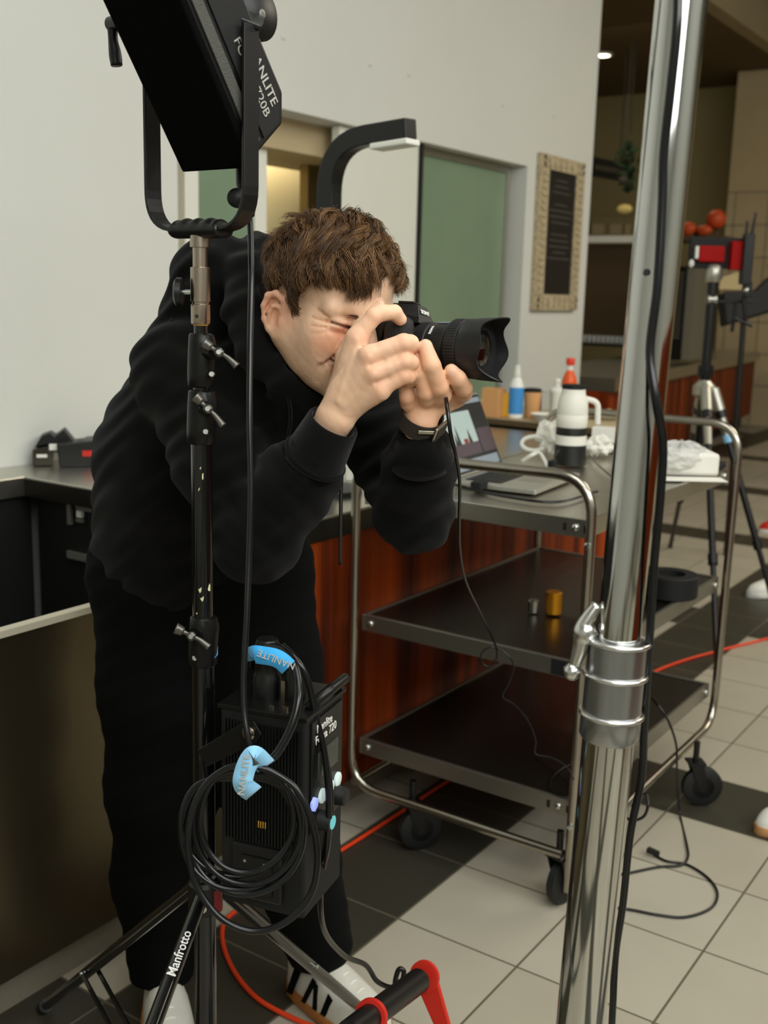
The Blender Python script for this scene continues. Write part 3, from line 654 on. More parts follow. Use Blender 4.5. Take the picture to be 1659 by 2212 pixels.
# black roll on the middle shelf (right part)
mz = .637; c = onZ(1447, 1285, mz); e = empty('tape_roll', c, 'black round tape roll on the middle trolley shelf at right', 'tape')
bm = BM(); lathe(bm, c, (0, 0, 1), [(0, .075), (.003, .078), (.062, .078), (.065, .075), (.065, .04), (.002, .04)], 32, cap=False); obj('tape', bm, 'blackmatte', e, smooth=True)
c = onZ(1195, 1325, mz); e = empty('gold_tin', c, 'small gold tin shining on the middle trolley shelf', 'tin')  # gold cylinder added in place of a yellow reflection
bm = BM(); lathe(bm, c, (0, 0, 1), [(0, .02), (.002, .022), (.06, .022), (.062, .02)], 24); obj('tin', bm, mat('gold_foil', rgb(236, 160, 40), .3, .8), e, smooth=True)
bm = BM(); lathe(bm, c + V((-.02, .05, 0)), (0, 0, 1), [(0, .014), (.03, .016), (.034, .012)], 20); tag(obj('small_steel_cup', bm, 'steel', None, smooth=True), 'small dull steel cup beside the gold tin', 'cup')

# ------------------------------------------------------------------ raised counter things
RZ = .934
def rc(x, y): return onZ(x, y, RZ)
b = rc(1113, 903)
e = stack('spray_bottle', b, [('bottle', 'nut', [(0, .03), (.003, .033), (.14, .033), (.165, .026), (.185, .016)]), ('label', 'bluelabel', [(.02, .0335), (.14, .0335)]), ('pump', 'white', [(.186, .014), (.2, .017), (.215, .013), (.235, .012), (.24, .006)])], 'white pump bottle with a blue label on the raised counter', 'bottle')
stack('paper_cup', rc(1148, 903), [('cup', 'kraft', [(0, .029), (.002, .03), (.118, .04), (.12, .039)]), ('lid', 'blackmatte', [(.1205, .042), (.126, .043), (.134, .037), (.136, .03)])], 'kraft paper coffee cup with black lid on the raised counter', 'cup')
stack('clear_cup', rc(1176, 903), [('cup', 'clear', [(0, .026), (.12, .036)])], 'clear plastic cup between coffee cup and white bottle', 'cup')
stack('dispenser_bottle', rc(1200, 902), [('bottle', 'nut', [(0, .033), (.003, .035), (.13, .035), (.14, .02)]), ('label', 'doorpanel', [(.02, .0355), (.12, .0355)]), ('pump', 'white', [(.1405, .012), (.16, .013), (.165, .018), (.18, .008)])], 'white dispenser bottle left of the orange drink', 'bottle')
stack('drink_bottle', rc(1226, 893), [('bottle', 'orange', [(0, .033), (.004, .036), (.15, .036), (.175, .030), (.205, .016)]), ('neck', 'nut', [(.2055, .014), (.229, .014)]), ('cap', 'redcap', [(.23, .019), (.234, .021), (.26, .021), (.263, .019)])], 'orange drink bottle with red cap behind the white lens', 'bottle')
for (x, y, w, h, d, mt, nm, lb_, ct_) in ((1058, 901, .09, .13, .07, 'kraft', 'kraft_box', 'kraft box stack partly hidden behind the laptop lid', 'box'), (1090, 902, .035, .11, .05, 'yellowp', 'yellow_box', 'narrow yellow box beside the blue labelled bottle', 'box')):
    bm = BM(); box(bm, rc(x, y) + V((.03, 0, h / 2)), (d, w, h)); tag(obj(nm, bm, mt, None, bevel=.003), lb_, ct_)
stack('paper_bowl', rc(1168, 912) + V((.03, 0, 0)), [('bowl', 'paper', [(0, .03), (.035, .06), (.036, .062), (.034, .058), (.004, .028)])], 'white paper bowl in front of the clear cup', 'bowl')
e = stack('food_plate', rc(1308, 905), [('plate', 'paper', [(0, .05), (.02, .085), (.021, .087), (.018, .082), (.004, .05)])], 'white plate holding yellow food right of the white lens', 'plate')
random.seed(6)
for k in range(4):
    bm = BM(); a = k * 1.6; sphere(bm, rc(1308, 905) + V((.03 * math.cos(a), .035 * math.sin(a), .028)), (.025, .022, .016), u=12, v=8)
    tag(obj('food_piece', bm, 'food', None, smooth='all'), 'pale yellow piece of food on the white plate', 'food', 'food pieces on the white plate')

# ================================================================== chrome pole in the foreground
pb = P(1254, 2212, 1.16); pt = P(1476, -40, .975)
base = pb + (pb - pt).normalized() * ((pb.z - .03) / ((pt - pb).normalized().z)) if False else pb + (pt - pb) * (-(pb.z - .02) / (pt.z - pb.z))
ax = (pt - base).normalized(); Lp = (pt - base).length + .25
def along(y):      # point of the pole's axis nearest the ray through picture row y
    best = min(((abs(proj(base + ax * t)[1] - y), t) for t in np.linspace(0, Lp, 1500)), key=lambda q: q[0]); return best[1]
hc = along(1560)
e = empty('chrome_stand', (base.x, base.y, 0), 'thick chrome stand pole with clamp collar close to the lens', 'stand')
h1, h2, h3, h4 = along(1595), along(1540), along(1455), along(1385)
bm = BM(); lathe(bm, base, ax, [(0, .0258), (h1 + .005, .0258)], 48); obj('lower_tube', bm, 'chrome', e, smooth=True)
bm = BM(); lathe(bm, base, ax, [(h4 - .01, .0215), (h4 + .2, .0222), (Lp, .0236)], 48); obj('upper_tube', bm, 'chrome', e, smooth=True)
bm = BM(); lathe(bm, base, ax, [(h1, .0275), (h1 + .004, .0300), (h2 - .003, .0300), (h2 - .002, .0290), (h3, .0290), (h4, .0290), (h4 + .002, .0265), (h4 + .003, .0215)], 48); co = obj('collar', bm, 'collar', e, smooth=True)
for hh in (h2, h3, h4):
    bm = BM(); tube(bm, [base + ax * hh + (frame(ax, (1, 0, 0))[1] * math.cos(t) + frame(ax, (1, 0, 0))[2] * math.sin(t)) * .0302 for t in (2 * math.pi * i / 24 for i in range(24))], .0026, 8, closed=True, k=2); obj('collar_ring', bm, 'chromebright', co, smooth='all')
cc = base + ax * (h4 + .002) - cr * .034
bm = BM(); tube(bm, [cc - ax * .03 - cr * .008, cc - cr * .003 - ax * .008, cc + ax * .012 - cr * .002, cc + ax * .035 + cr * .010], lambda t: .005 + .004 * math.sin(3 * t), 10); sphere(bm, cc - ax * .034 - cr * .009, .009, u=12, v=8); sphere(bm, cc + ax * .006 - cr * .0, (.012, .012, .014), u=14, v=10); obj('tee_handle', bm, 'chromebright', e, smooth='all')
bm = BM(); hu = along(568); lathe(bm, base, ax, [(hu, .0219), (hu + .0015, .0219)], 40); obj('seam_ring', bm, 'chromebright', e, smooth=True)
bm = BM(); hu = along(600); c = base + ax * hu; f, g, _ = frame(ax, -ct); cyl(bm, c + ct * .019 - cr * .012, c + ct * .0225 - cr * .0125, .003, n=12); obj('pin_hole', bm, 'blackmatte', e)
bm = BM(); lathe(bm, (base.x, base.y, 0), (0, 0, 1), [(0, .10), (.006, .10), (.012, .05), (.03, .034), (.06, .03)], 32); obj('foot', bm, 'black', e, smooth=True)
# black cable hanging loosely along the pole
bm = BM(); pts = [(1490, -700, .80), (1474, -300, .87), (1466, -60, .93), (1462, 60, .94), (1448, 200, .955), (1434, 330, .97), (1430, 450, .98), (1420, 620, .99), (1404, 760, 1.0), (1418, 870, 1.0), (1432, 960, 1.015), (1426, 1080, 1.03), (1412, 1230, 1.05), (1402, 1400, 1.08), (1392, 1560, 1.12), (1386, 1680, 1.15), (1362, 1800, 1.18), (1346, 1950, 1.22), (1330, 2060, 1.25), (1324, 2170, 1.27), (1318, 2300, 1.30), (1310, 2500, 1.31)]
tube(bm, [P(*q) for q in pts], .0043, 10); tag(obj('hanging_cable', bm, 'rubber', None, smooth='all'), 'thick black cable hanging loosely beside the chrome stand', 'cable')

# ================================================================== cables on the floor
def floorcable(name, pix, r, mt, label, cat='cable', z=None):
    bm = BM(); tube(bm, [onZ(x, y, r + .001) for x, y in pix], r, 10, k=10); return tag(obj(name, bm, mt, None, smooth='all'), label, cat)
floorcable('extension_cord', [(700, 2225), (640, 2203), (560, 2160), (510, 2105), (483, 2045), (482, 2000), (500, 1975), (540, 1950), (620, 1903), (715, 1850), (830, 1778), (960, 1692), (1100, 1610), (1270, 1520), (1440, 1440), (1560, 1404), (1659, 1379), (1760, 1352)], .0055, 'redcord', 'orange red extension cord snaking over the dark tiles past the shoes', 'cord')
e = floorcable('power_cable', [(1412, 1846), (1440, 1860), (1485, 1868), (1530, 1897), (1550, 1930), (1535, 1962), (1480, 1981), (1420, 1976), (1340, 1962), (1240, 1960)], .0034, 'rubber', 'black cable looping on the pale tiles, with a free plug')
bm = BM(); a, b = onZ(1398, 1840, .009), onZ(1424, 1850, .008); X, Y_, Z = frame(b - a, (0, 0, 1)); prism(bm, [a - Z * .009, a + Z * .009, b + Z * .004, b - Z * .004], Y_ * .014); obj('plug', bm, 'rubbermat', e, bevel=.002)
bm = BM(); pts = [onZ(1385, 1480, .32), P(1410, 1510, 3.05), P(1440, 1550, 3.0), P(1460, 1605, 3.02), P(1462, 1650, 3.07), P(1464, 1715, 3.17)] + [onZ(x, y, .005) for x, y in ((1470, 1765), (1484, 1825), (1486, 1852), (1470, 1869), (1420, 1873), (1345, 1888), (1250, 1900))]
tube(bm, pts, .0033, 10); tcab = tag(obj('trolley_cable', bm, 'rubber', None, smooth='all'), 'black cable dropping from the trolley shelf to the floor at right', 'cable')
bm = BM(); c = V((2.62, TY0, .150)); r0 = proj(c)
pts = [(1366, 1742, 2.55), (1392, 1715, 2.52), (1400, 1735, 2.5), (1392, 1762, 2.5), (1370, 1772, 2.52), (1352, 1765, 2.56), (1345, 1740, 2.6)]
tube(bm, [P(*q) for q in pts], .0035, 8); obj('cable_curl', bm, 'rubber', tcab, smooth='all')

# tether cable from the held camera to the trolley
bm = BM(); pts = [(962, 850, 1.50), (966, 880, 1.47), (974, 940, 1.47), (984, 980, 1.49), (993, 1040, 1.55), (992, 1120, 1.64), (994, 1190, 1.74), (1006, 1255, 1.86), (1036, 1320, 2.0), (1058, 1365, 2.14), (1072, 1400, 2.3), (1072, 1424, 2.36), (1058, 1440, 2.38), (1041, 1432, 2.38), (1040, 1412, 2.37), (1056, 1399, 2.35), (1078, 1401, 2.35), (1104, 1424, 2.35), (1109, 1446, 2.36), (1098, 1478, 2.37), (1086, 1505, 2.38), (1112, 1522, 2.4), (1140, 1556, 2.42), (1157, 1598, 2.44), (1157, 1628, 2.46), (1190, 1636, 2.5), (1222, 1654, 2.52), (1240, 1684, 2.54)]
tube(bm, [P(*q) for q in pts], lambda t: .0030 - .0014 * min(1, t * 2), 8, k=6); tag(obj('tether_cable', bm, 'rubber', None, smooth='all'), 'thin black tether cable hanging from the held camera past the trolley', 'cable')
bm = BM(); pts = [onZ(1157, 1640, .29), onZ(1200, 1668, .288), onZ(1236, 1700, .288), onZ(1225, 1722, .288), onZ(1195, 1712, .288), onZ(1190, 1684, .288), onZ(1215, 1660, .288), onZ(1238, 1650, .288)]
tube(bm, [p for p in pts], .0016, 6); tag(obj('cable_end_loop', bm, 'rubber', None, smooth='all'), 'thin grey cable loop lying on the bottom trolley shelf', 'cable')

# ================================================================== camera tripod with monitor (right background)
ap = P(1521, 838, 5.0)
e = empty('camera_tripod', (ap.x, ap.y, 0), 'black and silver tripod with monitor behind the trolley', 'tripod')
tp = V((ap.x, ap.y, P(1532, 610, 4.95).z))
bm = BM(); cyl(bm, ap - V((0, 0, .25)), tp, .022, n=20); obj('centre_column', bm, 'black', e, smooth=True)
bm = BM(); lathe(bm, ap - V((0, 0, .05)), (0, 0, 1), [(0, .03), (.02, .05), (.06, .05), (.08, .03), (.085, .028)], 24); obj('shoulder', bm, 'alu', e, smooth=True)
bm = BM(); lathe(bm, ap + V((0, 0, .05)), (0, 0, 1), [(0, .033), (.01, .036), (.05, .036), (.055, .028)], 24); obj('lock_ring', bm, 'black', e, smooth=True)
for i, (x, y) in enumerate(((1549, 1440), (1690, 1370), (1448, 1180))):
    ft = onZ(x, y, .012); d = ft - ap; s = ap + V((d.x, d.y, 0)).normalized() * .045
    d = ft - s; q = [s + d * t for t in (0, .10, .22, .24, .62, .64, 1)]
    bm = BM(); cyl(bm, q[0], q[1], .024, .026); cyl(bm, q[1], q[2], .02, .018); lg = obj('leg', bm, 'alu', e, smooth=True)
    bm = BM(); cyl(bm, q[2], q[4], .0155); cyl(bm, q[4], q[5] + (q[5] - q[4]) * .8, .021); cyl(bm, q[5], q[6], .0125); obj('lower_leg', bm, 'black', lg, smooth=True)
    bm = BM(); cyl(bm, q[1] - d * .01, q[1] + d * .02, .027); obj('leg_lock', bm, 'black', lg, smooth=True)
    bm = BM(); sphere(bm, ft, (.016, .016, .012), u=12, v=8); obj('foot', bm, 'rubbermat', lg, smooth='all')
    if i == 1:
        bm = BM(); a = s + d * .19; cyl(bm, a, a + d * .03, .020); obj('cyan_band', bm, 'bluestrap2', lg, smooth=True)
bm = BM(); lathe(bm, tp, (0, 0, 1), [(0, .03), (.01, .036), (.055, .038), (.075, .028), (.08, .02)], 24); obj('ball_head', bm, 'alu', e, smooth=True)
bm = BM(); cyl(bm, tp - V((0, 0, .085)) - cr * .01, tp - V((0, 0, .085)) + cr * .19, .007); cyl(bm, tp - V((0, 0, .085)) + cr * .11, tp - V((0, 0, .22)) + cr * .105, .008); obj('pan_handle', bm, 'black', e, smooth=True)
bm = BM(); cyl(bm, tp - V((0, 0, .075)) - cr * .02, tp - V((0, 0, .075)) + cr * .02, .024); obj('clamp', bm, 'alu', e, smooth=True)
X, Y_, Z = frame(V((cr.x, cr.y, 0)), (0, 0, 1))
mp = P(1545, 547, 4.9); e2 = empty('field_monitor', mp - Y_ * .07, 'black monitor with red battery on the background tripod', 'monitor')
bm = BM(); box(bm, mp, (.235, .135, .03), (X, Y_, Z)); obj('monitor_body', bm, 'blackmatte', e2, bevel=.006)
bm = BM(); box(bm, mp - Y_ * .09, (.07, .05, .04), (X, Y_, Z)); obj('mount', bm, 'blackmatte', e2)
nz = Z if Z.dot(ct) > 0 else -Z
bm = BM(); box(bm, mp + nz * .028 - X * .025 - Y_ * .005, (.115, .07, .025), (X, Y_, Z)); obj('battery', bm, 'batred', e2, bevel=.006)
bm = BM(); box(bm, mp + nz * .026 - X * .09 - Y_ * .0, (.014, .055, .02), (X, Y_, Z)); obj('battery_side', bm, 'white', e2, bevel=.003)
bm = BM(); sphere(bm, mp + nz * .02 - X * .108 - Y_ * .048, (.012, .012, .018), (X, Z, Y_)); obj('knob', bm, 'white', e2, smooth='all')
bm = BM(); sphere(bm, mp + nz * .03 - X * .028 - Y_ * .10, .011); obj('green_light', bm, mat('green_led', rgb(150, 220, 30), .4, emit=.6), e2, smooth='all')
bm = BM(); box(bm, mp + nz * .03 + X * .085 - Y_ * .01, (.055, .125, .05), (X, Y_, Z)); obj('red_case', bm, 'batred', e2, bevel=.004)
c = P(1613, 560, 4.85); e3 = empty('wireless_receiver', c - Y_ * .1, 'black receiver with two antennas beside the red case', 'receiver')
bm = BM(); box(bm, c, (.045, .22, .05), (X, Y_, Z)); box(bm, c - Y_ * .13 + X * .012, (.035, .07, .04), (X, Y_, Z)); obj('body', bm, 'black', e3, bevel=.005)
for k, (dx_, l) in enumerate(((-.012, .055), (.012, .09))):
    bm = BM(); cyl(bm, c + Y_ * .1 + X * dx_, c + Y_ * (.11 + l) + X * (dx_ + .01 * k), .008, .005, 10); obj('antenna', bm, 'black', e3, smooth=True)
bm = BM(); cyl(bm, c - Y_ * .16, c - Y_ * .27 + X * .02, .01); cyl(bm, c - Y_ * .26 - X * .03, c - Y_ * .29 + X * .05, .008); obj('arm', bm, 'black', e3, smooth=True)
bm = BM(); sphere(bm, c - Y_ * .135 + nz * .03, .012); obj('screw_knob', bm, 'screw', e3, smooth='all')
c = P(1618, 640, 6.2); X3, Y3, Z3 = frame(cr * .93 + cu * .3, cu)
e4 = empty('film_light', c - Y_ * .15, 'dark box light with brown flap tilted behind the tripod head', 'light')
bm = BM(); prism(bm, [c - X3 * .17 - Y3 * .11, c + X3 * .20 - Y3 * .12, c + X3 * .17 + Y3 * .08, c + X3 * .05 + Y3 * .02, c - X3 * .13 + Y3 * .07], -ct * .12); obj('housing', bm, 'blackmatte', e4, bevel=.008)
bm = BM(); prism(bm, [c - X3 * .15 + Y3 * .09, c + X3 * .02 + Y3 * .03, c - X3 * .02 + Y3 * .15, c - X3 * .12 + Y3 * .15], -ct * .01); obj('flap', bm, 'brass', e4)
bm = BM(); prism(bm, [c + X3 * .205 - Y3 * .14, c + X3 * .235 - Y3 * .13, c + X3 * .20 + Y3 * .14, c + X3 * .16 + Y3 * .14], -ct * .02); obj('barn_door', bm, 'brass', e4)
bm = BM(); cyl(bm, (c.x, c.y, 0), c - Y_ * .12 - ct * .06, .016); obj('stand', bm, 'black', e4, smooth=True)
# ================================================================== light stand in front
S = P(437, 1150, 1.47)
def sp(y):        # point on the stand axis at picture row y
    lo, hi = 0.0, 2.4
    for _ in range(40):
        mid = (lo + hi) / 2
        if proj((S.x, S.y, mid))[1] > y: lo = mid
        else: hi = mid
    return V((S.x, S.y, lo))
hr = V((cr.x, cr.y, 0)).normalized(); hf = V((-ct.x, -ct.y, 0)).normalized()      # horizontal right / away
e = empty('light_stand', (S.x, S.y, 0), 'black light stand with nickel spigot carrying the lamp head', 'light stand')
def seg(y0, y1, prof, name, mt, parent=e, n=32):
    a, b = sp(y1), sp(y0); L = (b - a).length; bm = BM(); lathe(bm, a, (0, 0, 1), [(t * L, r) for t, r in prof], n); return obj(name, bm, mt, parent, smooth=True)
seg(508, 700, [(0, .0118), (.02, .0124), (.22, .0124), (.225, .0108), (.25, .0108), (.255, .0126), (.64, .0126), (.645, .0095), (.86, .0095), (.865, .0128), (.995, .0128), (1, .012)], 'spigot', 'nickel')
bm = BM(); c = sp(687); cyl(bm, c + ct * .0122 - cr * .003, c + ct * .0130 - cr * .003, .0025, n=12); obj('pin_hole', bm, 'blackmatte', e)
seg(699, 703, [(0, .0098), (1, .0098)], 'brass_ring', 'gold')
seg(703, 724, [(0, .0088), (1, .0088)], 'neck', 'blackgloss')
seg(820, 862, [(0, .0105), (1, .0105)], 'inner_tube', 'blackgloss')
seg(945, 1345, [(0, .0142), (1, .0142)], 'upper_tube', 'blackgloss')
seg(1400, 2330, [(0, .0158), (1, .0158)], 'lower_tube', 'blackgloss')
def casting(y0, y1, r, hx_, hy_, hang, flip=1, name='clamp_collar'):
    a, b = sp(y1), sp(y0); L = b.z - a.z
    bm = BM(); rings = []
    for t, rr, wx in ((0, .9, 0), (.03, 1, 0), (.25, 1.04, 0), (.55, 1.0, .12), (.8, .95, .25), (.97, .9, .1), (1, .8, 0)):
        c = a + V((0, 0, t * L)); rings.append(addverts(bm, [c + hr * (math.cos(q) * r * rr * (1.0 + .08 * 1) + (wx * r if math.cos(q) > .2 else 0)) * 1 - hf * (math.sin(q) * r * rr * (1.15 if math.sin(q) > 0 else 1)) for q in (2 * math.pi * i / 28 for i in range(28))]))
    ringface(bm, rings); co = obj(name, bm, 'casting', e, smooth=True)
    # boss and T handle
    h = P(hx_, hy_, proj(a)[2] - r - .02); bs = V((S.x, S.y, h.z)) 
    bm = BM(); d = (h - bs); cyl(bm, bs + d * .2, bs + d * .72, .011, .0095); obj('boss', bm, 'casting', co, smooth=True)
    bm = BM(); g = (cr * math.cos(hang) + cu * math.sin(hang)); 
    tube(bm, [h - g * .024 * flip, h - g * .012 * flip - ct * .002, h, h + g * .012 * flip, h + g * .026 * flip - cu * .004], lambda t: .0028 + .0026 * (abs(t - .5) * 2) ** 2 + (.003 if t < .25 else 0), 10); cyl(bm, h - ct * .006, h + ct * .006, .006, n=16); obj('tee_handle', bm, 'lever', co, smooth='all')
    bm = BM(); cyl(bm, h + ct * .006, h + ct * .0068, .0032, n=12); obj('handle_bolt', bm, 'screw', co, smooth=True)
    c = P(hx_ - 20 * flip if flip < 0 else hx_ - 20, 0, 1); return co
c1 = casting(720, 836, .0158, 474, 762, -.55); c2 = casting(842, 958, .0172, 450, 884, -.75); c3 = casting(1330, 1435, .0178, 414, 1374, -.45)
for (x, y, co) in ((458, 809, c1), (445, 933, c2), (422, 1421, c3)):
    z = proj(sp(y))[2] - .0185; bm = BM(); lathe(bm, P(x, y, z + .003), ct, [(0, .0042), (.0035, .0042), (.005, .0032)], 16); obj('bolt', bm, 'screw', co, smooth=True)
# worn paint chips
random.seed(12)
bm = BM()
for (x, y, w, h) in ((431, 1268, 8, 22), (436, 1290, 7, 16), (452, 1270, 5, 14), (424, 1318, 5, 14), (430, 1052, 4, 16), (438, 1028, 3, 12), (433, 1010, 3, 8)):
    z = proj(sp(y))[2] - .0146; pts = []
    for k in range(9):
        a = 2 * math.pi * k / 9; rr = random.uniform(.8, 1.5)
        xx = x + math.cos(a) * w / 2 * rr; off = (xx - 437) * z / FPX; zz = proj(sp(y))[2] - math.sqrt(max(1e-6, .0146 ** 2 - off * off))
        pts.append(P(xx, y + math.sin(a) * h / 2 * rr, zz))
    prism(bm, pts, -ct * .0005)
tag(obj('paint_chips', bm, 'chip', e), kind='stuff')
bm = BM(); z = proj(sp(1390))[2] - .012; a = sp(1370) + hr * .0185 - hf * .006; prism(bm, [sp(1368) + hr * .0165 - hf * .010, sp(1368) + hr * .0195 - hf * .002, sp(1412) + hr * .0195 - hf * .002, sp(1416) + hr * .0165 - hf * .010], hr * .001); obj('blue_tag', bm, 'bluestrap', e)
# side knob near the spigot
bm = BM(); c = sp(632); k0 = c - hr * .0125; cyl(bm, k0, k0 - hr * .009, .0035); obj('knob_shaft', bm, 'screw', e, smooth=True)
bm = BM(); lathe(bm, k0 - hr * .009, -hr, [(0, .012), (.002, .018), (.009, .0185), (.012, .014)], 20, side=(0, 0, 1)); obj('knob', bm, 'black', e, smooth=True)
# leg hub and legs
hub = sp(1925); bm = BM(); lathe(bm, hub - V((0, 0, .03)), (0, 0, 1), [(0, .02), (.004, .024), (.045, .024), (.05, .019)], 24); obj('leg_hub', bm, 'black', e, smooth=True)
bm = BM(); box(bm, hub + hr * .018 - V((0, 0, .006)) - hf * .012, (.018, .012, .034), (hr, hf, UP)); obj('red_latch', bm, 'darkred', e, bevel=.003)
bm = BM(); cyl(bm, hub - V((0, 0, .012)) - hf * .023, hub - V((0, 0, .012)) - hf * .027, .007); obj('hub_bolt', bm, 'screw', e, smooth=True)
ft = [onZ(92, 2178, .015), None, onZ(812, 2206, .015)]
leg_vec = P(318, 2260, 1.35)
low = V((S.x, S.y, .13))
bm = BM(); lathe(bm, low - V((0, 0, .02)), (0, 0, 1), [(0, .016), (.003, .02), (.035, .02), (.038, .016)], 24); obj('brace_collar', bm, 'black', e, smooth=True)
f2 = hub + (leg_vec - hub) * 1.0; f2 = hub + (f2 - hub) * ((hub.z - .015) / (hub.z - f2.z)) if f2.z > .015 else f2
ft[1] = f2
for i, f_ in enumerate(ft):
    s = hub + V((f_.x - hub.x, f_.y - hub.y, 0)).normalized() * .024
    bm = BM(); cyl(bm, s, f_, .0105, n=16); lg = obj('leg', bm, 'blackgloss', e, smooth=True)
    bm = BM(); cyl(bm, f_ + (s - f_).normalized() * .03, f_, .0135, .0135); obj('rubber_foot', bm, 'rubbermat', lg, smooth=True)
    m_ = s + (f_ - s) * (.62 if i == 0 else .5); sd = (f_ - s).cross(UP).normalized()
    for k in ((-1, 1) if i == 0 else ()):
        bm = BM(); a = m_ + sd * .014 * k; b = low + sd * .014 * k; X, Y_, Z = frame(b - a, sd); box(bm, (a + b) / 2, ((b - a).length, .003, .014), (X, Y_, Z)); obj('brace', bm, 'blackgloss', lg)
    bm = BM(); cyl(bm, m_ - sd * .018, m_ + sd * .018, .004, n=12); obj('brace_pin', bm, 'screw', lg, smooth=True)
    if i == 1:
        d = (f_ - s).normalized(); sd2 = d.cross(ct).normalized(); nn = sd2.cross(d)
        if nn.dot(ct) < 0: nn = -nn
        L = (f_ - s).length; q0, q1 = s + d * L * .05 + nn * .0107, s + d * L * .9 + nn * .0107
        cc = min((s + d * L * t for t in np.linspace(0, 1, 200)), key=lambda p: abs(proj(p)[1] - 2070)) + nn * .0112
        yd_ = d.cross(-nn); 
        text('lettering', 'Manfrotto', cc, -d, nn.cross(-d), .018, 'whiteprint', lg, bold=.01)

# ================================================================== lamp head on the yoke
zt = proj(sp(500))[2]
PA = hr * .80 - hf * .60; hN = -hf * .80 - hr * .60                     # pivot axis / horizontal normal of the lamp's front
top = sp(496)
bm = BM(); yh = .235; yw = .088; L_ = [top - PA * yw + V((0, 0, yh)), top - PA * yw, top + PA * yw, top + PA * yw + V((0, 0, yh))]
LAMP = e = empty('film_lamp', top, 'large black film lamp head tilted in a U-shaped yoke, hanging over the man', 'film light')
path = fillet(L_, .05, 9); a0 = []
rings = []
for i, p in enumerate(path):
    t = (path[min(i + 1, len(path) - 1)] - path[max(i - 1, 0)]).normalized(); n_ = t.cross(hN).normalized()
    rings.append(addverts(bm, [p + hN * .013 + n_ * .0025, p - hN * .013 + n_ * .0025, p - hN * .013 - n_ * .0025, p + hN * .013 - n_ * .0025]))
ringface(bm, rings); obj('yoke', bm, 'black', e, bevel=.0012)
bm = BM(); rings = []                                                   # finger-grip handle
for i in range(33):
    t = i / 32; w = .0125 + .0022 * math.cos(t * 4 * 2 * math.pi) * (1 if .05 < t < .95 else 0); w *= min(1, .5 + 8 * min(t, 1 - t)); c = top + PA * ((t - .5) * .086)
    rings.append(addverts(bm, [c + UP * (math.sin(q) * (w if math.sin(q) > 0 else .011)) + hN * (math.cos(q) * .0165) for q in (2 * math.pi * j / 20 for j in range(20))]))
ringface(bm, rings); obj('grip', bm, 'black', e, smooth='all')
bm = BM(); cyl(bm, top - UP * .022, top - UP * .008, .0125); obj('yoke_socket', bm, 'nickel', e, smooth=True)
tau = math.radians(34)
T = UP * math.cos(tau) + hN * math.sin(tau); NF = hN * math.cos(tau) - UP * math.sin(tau)
bc = P(466, 369, zt - .02)                                              # middle of the front face's bottom edge
Wd, Lh, Dp = .122, .33, .105
q = lambda u, v, w: bc + PA * u + T * v - NF * w
bm = BM(); prism(bm, [q(-Wd / 2, 0, 0), q(Wd / 2, 0, 0), q(Wd / 2, Lh, 0), q(-Wd / 2, Lh, 0)], -NF * .012); obj('front_grille', bm, 'grille', e, bevel=.003)
bm = BM(); prism(bm, [q(-Wd / 2 + .003, .006, .0125), q(-Wd / 2 + .003, Lh, .0125), q(-Wd / 2 + .003, Lh, Dp * .9), q(-Wd / 2 + .003, .048, Dp), q(-Wd / 2 + .003, .016, Dp * .8)], PA * (Wd - .006)); bd = obj('housing', bm, 'black', e, bevel=.004)
bm = BM(); prism(bm, [q(Wd / 2 - .0025, .02, .018), q(Wd / 2 - .0025, Lh, .018), q(Wd / 2 - .0025, Lh, .034), q(Wd / 2 - .0025, .02, .034)], PA * .002); obj('webbing_strip', bm, 'webbing', e)
bm = BM(); prism(bm, [q(Wd / 2 - .0025, .018, .042), q(Wd / 2 - .0025, Lh, .042), q(Wd / 2 - .0025, Lh, Dp * .9), q(Wd / 2 - .0025, .050, Dp * .92), q(Wd / 2 - .0025, .022, Dp * .72)], PA * .0015); pnl = obj('side_panel', bm, 'blackmatte', e)
text('lettering', 'NANLITE', q(Wd / 2 - .0006, .080, .080), -T, -NF, .0185, 'printed', pnl, bold=.01)
text('lettering', 'FORZA 720B', q(Wd / 2 - .0006, .086, .061), -T, -NF, .0175, 'printed', pnl)
pv = P(545, 34, zt + .035)
bm = BM(); lathe(bm, pv - PA * .045, PA, [(0, .03), (.04, .031), (.043, .026), (.043, .026)], 32, side=UP); lathe(bm, pv, PA, [(0, .031), (.002, .033), (.014, .033), (.017, .029)], 32, side=UP); obj('pivot_hub', bm, 'black', e, smooth=True)
bm = BM(); lathe(bm, pv + PA * .0172, PA, [(0, .006), (.001, .006), (.0012, .003), (.0013, .003)], 16, side=UP); obj('pivot_bolt', bm, 'screw', e, smooth=True)
a = top + PA * yw + V((0, 0, yh)); b = pv + PA * .006
bm = BM(); X, Y_, Z = frame(b - a, hN); box(bm, (a + b) / 2, ((b - a).length, .026, .006), (X, Y_, Z)); obj('yoke_arm', bm, 'black', e, bevel=.0015)
pl = P(262, 48, zt + .03); a = top - PA * yw + V((0, 0, yh)); bm = BM(); X, Y_, Z = frame(pl - a, hN); box(bm, (a + pl) / 2, ((pl - a).length, .026, .006), (X, Y_, Z)); obj('yoke_arm', bm, 'black', e, bevel=.0015)
bm = BM(); cyl(bm, pl + PA * .02, pl - PA * .022, .0095); k0 = pl - PA * .018; tube(bm, [k0, k0 - UP * .02 + PA * .001, k0 - UP * .036 + PA * .004, k0 - UP * .052 + PA * .007], lambda t: .0075 - .001 * math.sin(6 * t), 12); obj('tilt_lever', bm, 'black', e, smooth='all')
bm = BM(); cyl(bm, pl - PA * .022, pl - PA * .0245, .003, n=10); obj('lever_bolt', bm, 'screw', e)
